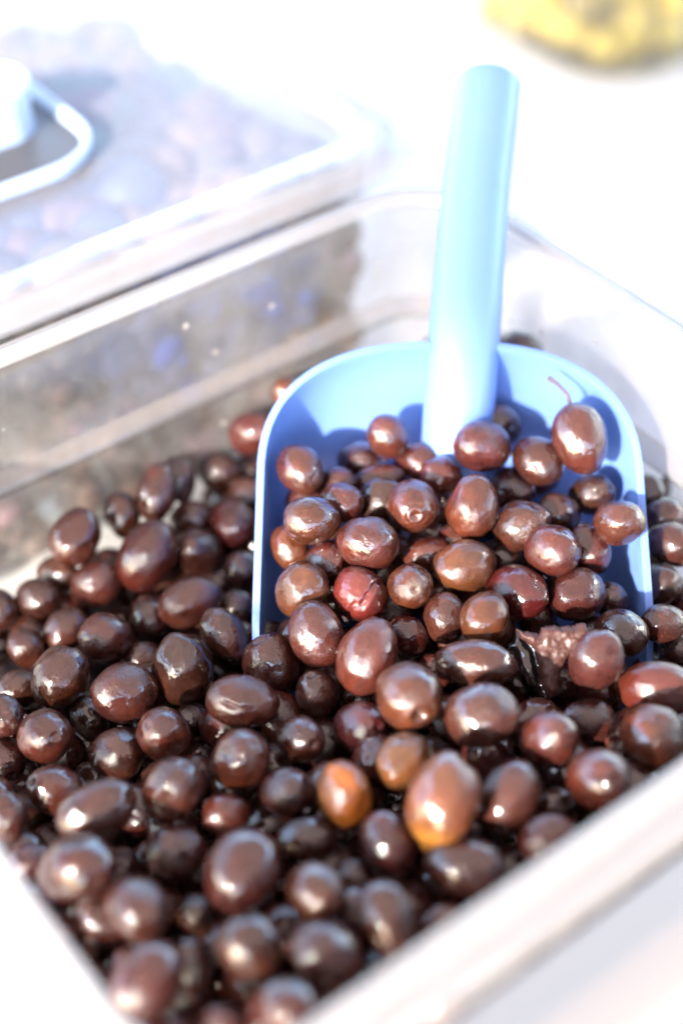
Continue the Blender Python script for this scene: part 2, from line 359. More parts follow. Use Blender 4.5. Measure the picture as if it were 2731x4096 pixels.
OLIVES = [
 (-0.10114, 0.42232, -0.07674, 0.429, 0.579, 0.694, 0.00962, 0.01164, 'R', '', 'reddish brown plump olive, seventh nearest upper left of the mirror-glossy dark olive'),
 (-0.08517, 0.43808, -0.08019, -0.171, 0.656, 0.736, 0.00713, 0.00917, 'B', '', 'brown half-hidden oval olive, fifth nearest above the mirror-glossy dark olive'),
 (-0.07179, 0.44301, -0.07283, -0.173, -0.678, -0.715, 0.00779, 0.01151, 'R', '', 'reddish brown oval olive, sixth nearest above the mirror-glossy dark olive'),
 (-0.06434, 0.45427, -0.07605, -0.17, 0.643, 0.747, 0.00689, 0.00948, 'D', '', 'near-black half-hidden oval olive, seventh nearest above the mirror-glossy dark olive'),
 (-0.07378, 0.41759, -0.08198, 0.461, 0.663, 0.59, 0.01094, 0.01459, 'R', '', 'reddish brown oval olive, third nearest above the mirror-glossy dark olive'),
 (-0.10994, 0.42009, -0.09442, -0.823, 0.4, -0.404, 0.00699, 0.00917, 'O', '', 'orange-brown half-hidden plump olive, fifth nearest upper left of the mirror-glossy dark olive'),
 (-0.11612, 0.4078, -0.09564, -0.725, 0.476, -0.497, 0.00799, 0.01028, 'D', '', 'near-black plump olive, sixth nearest upper left of the mirror-glossy dark olive'),
 (-0.12994, 0.40199, -0.09653, -0.179, 0.688, 0.703, 0.00761, 0.0086, 'D', '', 'near-black plump olive, fifth nearest above the dimple-ended olive'),
 (-0.09268, 0.43229, -0.10291, 0.989, 0.106, -0.106, 0.00726, 0.00951, 'R', '', 'reddish brown half-hidden oval olive, fourth nearest upper left of the mirror-glossy dark olive'),
 (-0.0937, 0.41068, -0.09097, -0.674, 0.226, -0.703, 0.0093, 0.01152, 'B', '', 'brown plump olive, second nearest upper left of the mirror-glossy dark olive'),
 (-0.10523, 0.40984, -0.105, -0.693, -0.666, 0.277, 0.00713, 0.0089, 'R', '', 'reddish brown half-hidden plump olive, third nearest upper left of the mirror-glossy dark olive'),
 (-0.07156, 0.39407, -0.0907, 0.356, -0.92, -0.163, 0.00716, 0.00896, 'D', '', 'near-black half-hidden plump olive, nearest upper left of the mirror-glossy dark olive'),
 (-0.05538, 0.39254, -0.08118, 0.901, 0.368, 0.23, 0.00915, 0.0122, 'B', '', 'brown oval olive, nearest above the mirror-glossy dark olive'),
 (-0.10275, 0.38882, -0.0933, 0.622, 0.646, 0.443, 0.00778, 0.01005, 'B', '', 'brown half-hidden oval olive, third nearest left of the mirror-glossy dark olive'),
 (-0.08524, 0.37584, -0.08253, 0.618, 0.529, -0.581, 0.00912, 0.01027, 'B', '', 'brown round olive, second nearest left of the mirror-glossy dark olive'),
 (-0.11576, 0.38029, -0.09346, 0.495, -0.575, -0.651, 0.00689, 0.00802, 'B', '', 'brown half-hidden plump olive, fourth nearest above the dimple-ended olive'),
 (-0.09801, 0.35299, -0.07796, -0.476, -0.719, -0.507, 0.01001, 0.01153, 'B', '', 'brown plump olive, third nearest above the dimple-ended olive'),
 (-0.07419, 0.34301, -0.0746, 0.597, 0.519, -0.612, 0.01073, 0.01247, 'B', '', 'brown round olive lower left of the mirror-glossy dark olive'),
 (-0.1152, 0.35722, -0.0897, 0.917, 0.39, 0.08, 0.00697, 0.00852, 'D', '', 'near-black half-hidden plump olive, second nearest above the dimple-ended olive'),
 (-0.114, 0.33391, -0.0754, 0.454, -0.471, -0.756, 0.00677, 0.00769, 'D', '', 'near-black plump olive, second nearest upper left of the dimple-ended olive'),
 (-0.09937, 0.32614, -0.07679, 0.454, -0.557, 0.695, 0.00919, 0.01092, 'B', '', 'brown round olive, nearest above the dimple-ended olive'),
 (-0.08781, 0.34422, -0.0901, -0.506, 0.612, 0.608, 0.00639, 0.00852, 'D', '', 'near-black half-hidden oval olive upper right of the dimple-ended olive'),
 (-0.07491, 0.32136, -0.08042, -0.89, 0.281, -0.359, 0.00874, 0.01002, 'D', '', 'near-black half-hidden plump olive upper left of the pale-dotted olive'),
 (-0.05886, 0.32251, -0.07096, -0.426, -0.305, 0.852, 0.00879, 0.00995, 'R', '', 'reddish brown round olive above the pale-dotted olive'),
 (-0.0553, 0.35376, -0.07406, 0.109, -0.313, -0.943, 0.01058, 0.01329, 'D', '', 'very dark mirror-glossy olive left of the scoop with a broken ring of reflection'),
 (-0.07245, 0.37431, -0.09212, 0.896, 0.295, -0.333, 0.00667, 0.00815, 'D', '', 'near-black half-hidden plump olive, nearest left of the mirror-glossy dark olive'),
 (-0.04161, 0.37017, -0.07443, 0.575, -0.573, -0.584, 0.00773, 0.0102, 'D', '', 'near-black oval olive, nearest upper left of the notch-topped olive'),
 (-0.024, 0.35402, -0.07241, -0.234, 0.253, 0.939, 0.00996, 0.01199, 'B', 'notch', 'brown olive with a notch pressed into its top below the left scoop edge'),
 (-0.02664, 0.37683, -0.08304, -0.999, -0.032, 0.035, 0.00641, 0.0082, 'D', '', 'near-black half-hidden oval olive above the notch-topped olive'),
 (-0.03275, 0.33017, -0.0639, -0.994, 0.026, 0.104, 0.00894, 0.01241, 'B', 'slit', 'wide brown olive with a curved slit in its right end'),
 (-0.03912, 0.39838, -0.09107, -0.928, 0.257, -0.271, 0.00715, 0.00807, 'D', '', 'near-black half-hidden plump olive, second nearest upper left of the notch-topped olive'),
 (-0.05121, 0.34028, -0.08595, 0.644, 0.484, -0.592, 0.00624, 0.00753, 'D', '', 'near-black half-hidden plump olive left of the slit-ended olive'),
 (-0.00819, 0.33843, -0.0697, -0.22, -0.002, 0.976, 0.0075, 0.00965, 'D', '', 'near-black half-hidden plump olive lower right of the notch-topped olive'),
 (-0.00857, 0.35496, -0.05788, -0.261, 0.709, 0.655, 0.00949, 0.01171, 'B', '', 'upright glossy brown olive with a pale speck, touching the left mouth of the scoop'),
 (0.00648, 0.37004, -0.05399, 0.5, -0.628, -0.597, 0.00904, 0.01024, 'M', 'split', 'maroon olive with split torn skin at the mouth of the blue scoop'),
 (0.02356, 0.37053, -0.05061, 0.16, -0.771, 0.617, 0.00795, 0.00915, 'O', 'scar', 'round orange-brown olive seen end-on with a pale stem scar at its centre'),
 (0.00873, 0.34324, -0.05633, 0.345, 0.698, 0.628, 0.01019, 0.01339, 'B', '', 'brown oval olive upper left of the dark-pitted olive'),
 (0.02141, 0.31961, -0.04807, 0.269, -0.93, 0.251, 0.01043, 0.01206, 'O', 'pit', 'orange-brown round olive with a small dark pit at its bottom right'),
 (0.04386, 0.33659, -0.05228, -0.993, 0.122, -0.007, 0.00831, 0.01333, 'B', '', 'brown oval olive upper right of the dark-pitted olive'),
 (0.04838, 0.35579, -0.05084, 0.349, 0.903, 0.25, 0.00853, 0.00982, 'O', '', 'orange-brown plump olive, second nearest lower right of the round olive with a pale scar'),
 (0.04318, 0.38115, -0.0514, 0.809, 0.534, -0.245, 0.00945, 0.01225, 'T', '', 'light tan plump olive, nearest right of the round olive with a pale scar'),
 (0.03562, 0.36214, -0.05763, 0.005, 0.731, 0.683, 0.00748, 0.00898, 'P', '', 'purplish dark half-hidden plump olive, nearest lower right of the round olive with a pale scar'),
 (0.02258, 0.35781, -0.06175, -0.552, 0.099, 0.828, 0.00673, 0.00823, 'M', '', 'maroon half-hidden plump olive below the round olive with a pale scar'),
 (0.00631, 0.3223, -0.06779, 0.515, -0.54, 0.666, 0.00889, 0.01127, 'P', '', 'purplish dark half-hidden round olive upper left of the light tan olive'),
 (0.04433, 0.31007, -0.04688, 0.916, -0.105, 0.388, 0.01012, 0.01219, 'B', '', 'brown plump olive right of the dark-pitted olive'),
 (0.06141, 0.37238, -0.05574, -0.597, 0.709, -0.375, 0.00984, 0.01205, 'M', '', 'maroon plump olive, third nearest right of the round olive with a pale scar'),
 (0.08219, 0.37442, -0.05879, 0.842, 0.459, -0.284, 0.00915, 0.01066, 'B', '', 'brown plump olive, fifth nearest upper left of the crimson-sheened olive'),
 (0.07304, 0.38413, -0.04606, -0.706, 0.664, -0.245, 0.00912, 0.0106, 'R', '', 'reddish brown plump olive, fourth nearest below the olive with a stem'),
 (0.08805, 0.39277, -0.05453, 0.331, -0.697, -0.636, 0.00786, 0.00957, 'R', '', 'reddish brown half-hidden plump olive, third nearest below the olive with a stem'),
 (0.09557, 0.3573, -0.05973, -0.689, 0.665, -0.288, 0.00835, 0.00977, 'D', '', 'near-black plump olive, nearest upper left of the crimson-sheened olive'),
 (0.08329, 0.33528, -0.04864, -0.232, -0.283, -0.931, 0.00911, 0.01072, 'B', '', 'brown plump olive, second nearest upper left of the crimson-sheened olive'),
 (0.10427, 0.33257, -0.06008, 0.976, -0.196, 0.094, 0.00951, 0.01325, 'R', 'crim', 'wide crimson-sheened olive cut off by the right edge of the picture'),
 (0.09814, 0.30789, -0.05347, -0.304, 0.79, -0.533, 0.00991, 0.0124, 'O', 'redleft', 'round olive with a glowing orange left side near the front right rim'),
 (0.07783, 0.28512, -0.04589, 0.252, -0.585, 0.771, 0.00933, 0.01218, 'R', '', 'reddish brown round olive lower left of the olive with an orange left side'),
 (0.06504, 0.3047, -0.05165, -0.326, 0.262, -0.908, 0.00902, 0.01136, 'B', '', 'brown round olive, second nearest left of the olive with an orange left side'),
 (0.08092, 0.32187, -0.06345, 0.947, 0.054, -0.316, 0.00712, 0.00883, 'D', '', 'near-black half-hidden plump olive, nearest left of the olive with an orange left side'),
 (0.11233, 0.36179, -0.08436, 0.945, -0.326, -0.028, 0.0065, 0.00867, 'D', '', 'near-black half-hidden oval olive, nearest above the crimson-sheened olive'),
 (0.06675, 0.28908, -0.06485, -0.991, 0.08, -0.109, 0.00583, 0.00671, 'D', '', 'near-black half-hidden plump olive, third nearest right of the big orange-tipped olive'),
 (0.05079, 0.28331, -0.05368, -0.439, -0.694, -0.571, 0.00928, 0.01246, 'B', '', 'brown oval olive, nearest right of the big orange-tipped olive'),
 (0.03018, 0.2756, -0.04323, 0.273, 0.763, 0.586, 0.01083, 0.01409, 'T', 'tip', 'big tan-brown olive with a pointed orange tip at its lower end'),
 (0.019, 0.29781, -0.05422, -0.435, -0.9, 0.02, 0.00841, 0.01002, 'T', '', 'small light tan olive at the upper left of the big orange-tipped olive'),
 (0.00107, 0.28613, -0.05485, -0.245, 0.499, 0.831, 0.00827, 0.0107, 'Y', '', 'bright orange olive with a white highlight streak, the most orange of all'),
 (0.01404, 0.26855, -0.05583, 0.426, -0.692, -0.583, 0.00806, 0.01042, 'R', '', 'reddish brown oval olive lower right of the bright orange olive'),
 (0.03583, 0.25895, -0.05339, -0.982, 0.184, 0.032, 0.00842, 0.01224, 'D', '', 'near-black oval olive, nearest below the big orange-tipped olive'),
 (0.06145, 0.26902, -0.05363, 0.903, 0.271, 0.334, 0.00726, 0.00933, 'R', '', 'reddish brown oval olive, second nearest right of the big orange-tipped olive'),
 (-0.03213, 0.3042, -0.0618, 0.42, -0.14, 0.897, 0.00914, 0.01185, 'B', '', 'brown plump olive below the slit-ended olive'),
 (-0.01348, 0.31647, -0.06618, 0.454, -0.669, 0.589, 0.00794, 0.01038, 'B', '', 'brown round olive lower right of the slit-ended olive'),
 (-0.01727, 0.2922, -0.06188, -0.718, 0.416, -0.558, 0.00762, 0.00924, 'P', '', 'purplish dark plump olive left of the bright orange olive'),
 (-0.03565, 0.28731, -0.06743, 0.755, 0.384, -0.532, 0.0068, 0.00804, 'R', '', 'reddish brown half-hidden plump olive above the largest white-spotted olive'),
 (-0.02864, 0.25411, -0.04884, 0.337, 0.794, 0.507, 0.0108, 0.01256, 'B', '', 'largest brown oval olive low in the pan with a bright white spot on its left'),
 (-0.01066, 0.27654, -0.06458, 0.996, 0.083, 0.031, 0.00693, 0.0096, 'D', '', 'near-black half-hidden oval olive lower left of the bright orange olive'),
 (-0.00772, 0.2482, -0.04962, 0.473, -0.676, 0.565, 0.00822, 0.01068, 'O', '', 'orange-brown round olive right of the largest white-spotted olive'),
 (-0.05088, 0.27588, -0.07026, -0.991, -0.129, 0.037, 0.00832, 0.00967, 'P', '', 'purplish dark half-hidden plump olive below the pale-dotted olive'),
 (-0.05278, 0.29253, -0.06165, 0.421, 0.093, 0.902, 0.00952, 0.0121, 'B', '', 'round brown olive with one pale dot of light near its centre'),
 (-0.07533, 0.2841, -0.06029, 0.894, 0.426, 0.137, 0.00885, 0.01314, 'B', '', 'brown oval olive lower right of the dimple-ended olive'),
 (-0.09277, 0.30409, -0.07713, -0.633, -0.217, 0.743, 0.0082, 0.01018, 'B', 'dimple', 'brown olive with a dark dimple in its left end near the left edge'),
 (-0.07744, 0.25826, -0.05393, -0.833, 0.125, -0.538, 0.0102, 0.01271, 'B', '', 'brown plump olive, second nearest below the dimple-ended olive'),
 (-0.06836, 0.27419, -0.07642, 0.138, -0.554, 0.821, 0.00621, 0.00744, 'P', '', 'purplish dark half-hidden round olive lower left of the pale-dotted olive'),
 (-0.09581, 0.27297, -0.07298, 0.921, 0.387, 0.043, 0.00644, 0.00751, 'P', '', 'purplish dark half-hidden plump olive, nearest below the dimple-ended olive'),
 (-0.05916, 0.2461, -0.05529, -0.589, 0.712, -0.383, 0.00914, 0.01177, 'B', '', 'brown plump olive above the near-corner reddish olive'),
 (-0.10579, 0.29017, -0.07207, -0.158, 0.198, 0.967, 0.00688, 0.00901, 'P', '', 'purplish dark half-hidden plump olive lower left of the dimple-ended olive'),
 (-0.11416, 0.3254, -0.08791, 0.407, -0.912, 0.054, 0.0074, 0.00845, 'D', '', 'near-black half-hidden round olive, nearest upper left of the dimple-ended olive'),
 (-0.04365, 0.25585, -0.07315, 0.091, -0.534, 0.841, 0.00601, 0.00785, 'D', '', 'near-black half-hidden round olive lower left of the largest white-spotted olive'),
 (-0.05314, 0.21897, -0.0488, 0.636, 0.703, 0.317, 0.00899, 0.01207, 'R', '', 'large blurred reddish olive closest to the near left corner of the pan'),
 (-0.04241, 0.23254, -0.06351, 0.205, -0.833, -0.514, 0.00595, 0.00818, 'D', '', 'near-black half-hidden oval olive right of the near-corner reddish olive'),
 (-0.02511, 0.23127, -0.05083, 0.685, 0.139, -0.715, 0.00898, 0.01019, 'B', '', 'brown round olive, nearest below the largest white-spotted olive'),
 (-0.00407, 0.22694, -0.04771, 0.778, 0.203, -0.595, 0.00862, 0.01117, 'B', '', 'brown plump olive lower right of the largest white-spotted olive'),
 (0.01287, 0.23862, -0.04954, -0.346, 0.8, 0.491, 0.00809, 0.01128, 'B', '', 'brown oval olive, second nearest below the bright orange olive'),
 (-0.01417, 0.20844, -0.0438, 0.775, -0.412, 0.48, 0.0076, 0.00949, 'R', '', 'reddish brown plump olive, second nearest below the largest white-spotted olive'),
 (0.00418, 0.26293, -0.06611, -0.294, 0.34, 0.893, 0.00589, 0.00681, 'D', '', 'near-black half-hidden plump olive, nearest below the bright orange olive'),
 (0.02885, 0.24596, -0.06236, -0.873, -0.382, -0.303, 0.00532, 0.00759, 'R', '', 'reddish brown half-hidden oval olive, second nearest below the big orange-tipped olive'),
 (-0.03219, 0.21366, -0.06134, -0.943, 0.252, 0.215, 0.00527, 0.0067, 'P', '', 'purplish dark half-hidden oval olive, second nearest lower right of the near-corner reddish olive'),
 (-0.04581, 0.21015, -0.06319, 0.795, 0.286, -0.535, 0.0062, 0.0078, 'B', '', 'brown half-hidden plump olive, nearest lower right of the near-corner reddish olive'),
 (0.01706, 0.43583, -0.03821, 0.444, -0.091, -0.892, 0.00757, 0.00887, 'R', '', 'reddish brown plump olive, second nearest above the ring-scarred olive'),
 (-0.01482, 0.42002, -0.041, -0.44, 0.871, 0.217, 0.0084, 0.0103, 'B', '', 'brown plump olive, fourth nearest left of the ring-scarred olive'),
 (-0.01038, 0.39304, -0.04062, -0.971, -0.173, 0.163, 0.00871, 0.01015, 'O', '', 'orange-brown plump olive, third nearest upper left of the split red olive'),
 (0.00642, 0.43773, -0.05236, -0.704, 0.535, -0.467, 0.0079, 0.00947, 'D', '', 'near-black half-hidden plump olive, second nearest upper left of the ring-scarred olive'),
 (0.01352, 0.42558, -0.05141, -0.966, -0.156, -0.208, 0.00668, 0.01001, 'R', '', 'reddish brown half-hidden oval olive, nearest upper left of the ring-scarred olive'),
 (-0.00143, 0.42096, -0.04856, -0.758, 0.485, -0.436, 0.00648, 0.00784, 'P', '', 'purplish dark half-hidden plump olive, third nearest left of the ring-scarred olive'),
 (-0.00013, 0.40508, -0.04316, 0.82, -0.421, 0.387, 0.00729, 0.00871, 'R', '', 'reddish brown half-hidden plump olive, second nearest left of the ring-scarred olive'),
 (0.01338, 0.41153, -0.04908, -0.646, 0.012, -0.763, 0.0087, 0.01032, 'D', '', 'near-black half-hidden plump olive, nearest left of the ring-scarred olive'),
 (0.02516, 0.4006, -0.041, 0.055, -0.898, 0.436, 0.00942, 0.01083, 'B', 'ring', 'plump brown olive in the blue scoop with a ring-shaped scar facing up'),
 (0.00896, 0.38536, -0.0441, -0.985, 0.133, 0.113, 0.00942, 0.01109, 'R', '', 'reddish brown plump olive above the split red olive'),
 (0.0283, 0.43459, -0.04929, 0.768, -0.483, 0.421, 0.0075, 0.00986, 'R', '', 'reddish brown half-hidden plump olive, nearest above the ring-scarred olive'),
 (0.03679, 0.42267, -0.04613, 0.507, 0.644, -0.573, 0.00783, 0.0102, 'R', '', 'reddish brown half-hidden round olive, nearest upper right of the ring-scarred olive'),
 (-0.01806, 0.39463, -0.05654, 0.5, -0.594, -0.63, 0.00691, 0.00904, 'O', '', 'orange-brown half-hidden oval olive, second nearest upper left of the split red olive'),
 (-0.00494, 0.38689, -0.05495, 0.76, -0.461, 0.458, 0.00764, 0.00907, 'R', '', 'reddish brown half-hidden plump olive, nearest upper left of the split red olive'),
 (-0.01377, 0.37282, -0.05475, -0.474, 0.092, -0.876, 0.00923, 0.01124, 'O', '', 'orange-brown plump olive above the pale-specked olive'),
 (0.03007, 0.3907, -0.05553, 0.983, 0.084, 0.162, 0.00653, 0.00945, 'R', '', 'reddish brown half-hidden oval olive upper right of the round olive with a pale scar'),
 (0.05111, 0.42683, -0.03525, 0.676, 0.484, -0.556, 0.00968, 0.01239, 'R', '', 'reddish brown plump olive, second nearest upper right of the ring-scarred olive'),
 (0.05977, 0.44706, -0.04198, 0.735, 0.178, -0.655, 0.00777, 0.00977, 'D', '', 'near-black half-hidden plump olive left of the olive with a stem'),
 (0.07199, 0.42473, -0.04066, 0.636, -0.764, -0.11, 0.00892, 0.01026, 'B', '', 'brown plump olive, nearest lower left of the olive with a stem'),
 (0.08619, 0.42546, -0.03049, -0.26, 0.654, 0.71, 0.00992, 0.01339, 'R', 'stem', 'tall reddish brown olive with a thin stem leaning on the right of the blue scoop'),
 (0.04645, 0.40049, -0.04112, -0.172, -0.659, -0.732, 0.00926, 0.01158, 'O', '', 'orange-brown plump olive right of the ring-scarred olive'),
 (0.0627, 0.42371, -0.0534, 0.692, -0.681, 0.241, 0.00818, 0.01001, 'D', '', 'near-black half-hidden plump olive, second nearest lower left of the olive with a stem'),
 (0.07887, 0.40834, -0.05196, 0.68, 0.368, -0.634, 0.00762, 0.00956, 'D', '', 'near-black half-hidden plump olive, second nearest below the olive with a stem'),
 (0.09195, 0.4186, -0.05167, 0.625, -0.359, 0.694, 0.00758, 0.00978, 'D', '', 'near-black half-hidden plump olive, nearest below the olive with a stem'),
 (0.09783, 0.39403, -0.04247, -0.697, 0.411, -0.588, 0.00828, 0.00961, 'B', '', 'brown plump olive, second nearest lower right of the olive with a stem'),
 (0.06398, 0.39854, -0.0481, -0.759, 0.212, -0.615, 0.00906, 0.01124, 'D', '', 'near-black half-hidden plump olive, third nearest lower left of the olive with a stem'),
 (0.09603, 0.37916, -0.06659, -0.355, 0.064, 0.933, 0.00627, 0.00767, 'D', '', 'near-black half-hidden plump olive, fourth nearest upper left of the crimson-sheened olive'),
 (0.05718, 0.39658, -0.0631, -0.355, 0.664, -0.658, 0.0078, 0.00951, 'D', '', 'near-black half-hidden round olive, second nearest right of the round olive with a pale scar'),
 (0.08763, 0.3684, -0.07143, 0.853, -0.353, 0.384, 0.00583, 0.00761, 'D', '', 'near-black half-hidden oval olive, third nearest upper left of the crimson-sheened olive'),
 (-0.03606, 0.47426, -0.06876, 0.664, -0.4, 0.632, 0.00858, 0.01118, 'R', '', 'reddish brown plump olive, fourth nearest upper left of the ring-scarred olive'),
 (-0.02145, 0.48758, -0.0588, -0.513, -0.671, 0.535, 0.00668, 0.00781, 'O', '', 'orange-brown round olive, third nearest upper left of the ring-scarred olive'),
 (-0.04902, 0.46589, -0.08213, 0.952, -0.229, 0.202, 0.00756, 0.00898, 'D', '', 'near-black half-hidden plump olive, fifth nearest upper left of the split red olive'),
 (-0.03639, 0.47434, -0.08957, -0.776, -0.473, 0.418, 0.00787, 0.00898, 'D', '', 'near-black half-hidden round olive, fifth nearest left of the ring-scarred olive'),
 (-0.04272, 0.44023, -0.08591, -0.256, 0.955, -0.148, 0.00908, 0.01185, 'R', '', 'reddish brown plump olive, second nearest upper left of the pale-specked olive'),
 (-0.03702, 0.45635, -0.08582, -0.998, -0.044, 0.04, 0.00733, 0.00908, 'B', '', 'brown half-hidden plump olive, fourth nearest upper left of the split red olive'),
 (-0.05943, 0.44359, -0.08741, 0.991, -0.097, 0.091, 0.00741, 0.00831, 'R', '', 'reddish brown plump olive, fourth nearest above the mirror-glossy dark olive'),
 (-0.0557, 0.42595, -0.08867, 0.243, 0.47, -0.849, 0.00946, 0.01196, 'D', '', 'near-black round olive, second nearest above the mirror-glossy dark olive'),
 (-0.03742, 0.41673, -0.08955, 0.3, 0.099, -0.949, 0.00743, 0.00848, 'D', '', 'near-black half-hidden round olive, nearest upper left of the pale-specked olive'),
 (0.12068, 0.4181, -0.06231, -0.712, -0.512, 0.481, 0.00746, 0.00942, 'D', '', 'near-black round olive, third nearest lower right of the olive with a stem'),
 (0.12058, 0.40378, -0.06239, -0.841, 0.484, 0.24, 0.00796, 0.00955, 'P', '', 'purplish dark plump olive, fourth nearest lower right of the olive with a stem'),
 (0.11412, 0.38942, -0.06886, -0.552, 0.582, -0.596, 0.00787, 0.00967, 'D', '', 'near-black plump olive, fourth nearest above the crimson-sheened olive'),
 (0.12632, 0.39286, -0.07953, 0.217, 0.676, -0.704, 0.00737, 0.00951, 'R', '', 'reddish brown half-hidden round olive, third nearest above the crimson-sheened olive'),
 (0.11138, 0.3635, -0.06206, -0.813, -0.396, 0.427, 0.00709, 0.00923, 'D', '', 'near-black plump olive, second nearest above the crimson-sheened olive'),
 (0.11896, 0.36262, -0.07396, -0.92, -0.262, 0.291, 0.00663, 0.00785, 'D', '', 'near-black half-hidden plump olive upper right of the crimson-sheened olive'),
 (0.11418, 0.42913, -0.05977, -0.686, 0.538, -0.489, 0.00679, 0.0079, 'P', '', 'purplish dark half-hidden plump olive, nearest lower right of the olive with a stem'),
 (0.06949, 0.48377, -0.03426, -0.901, 0.336, 0.274, 0.00783, 0.00971, 'P', '', 'purplish dark plump olive upper left of the olive with a stem'),
]
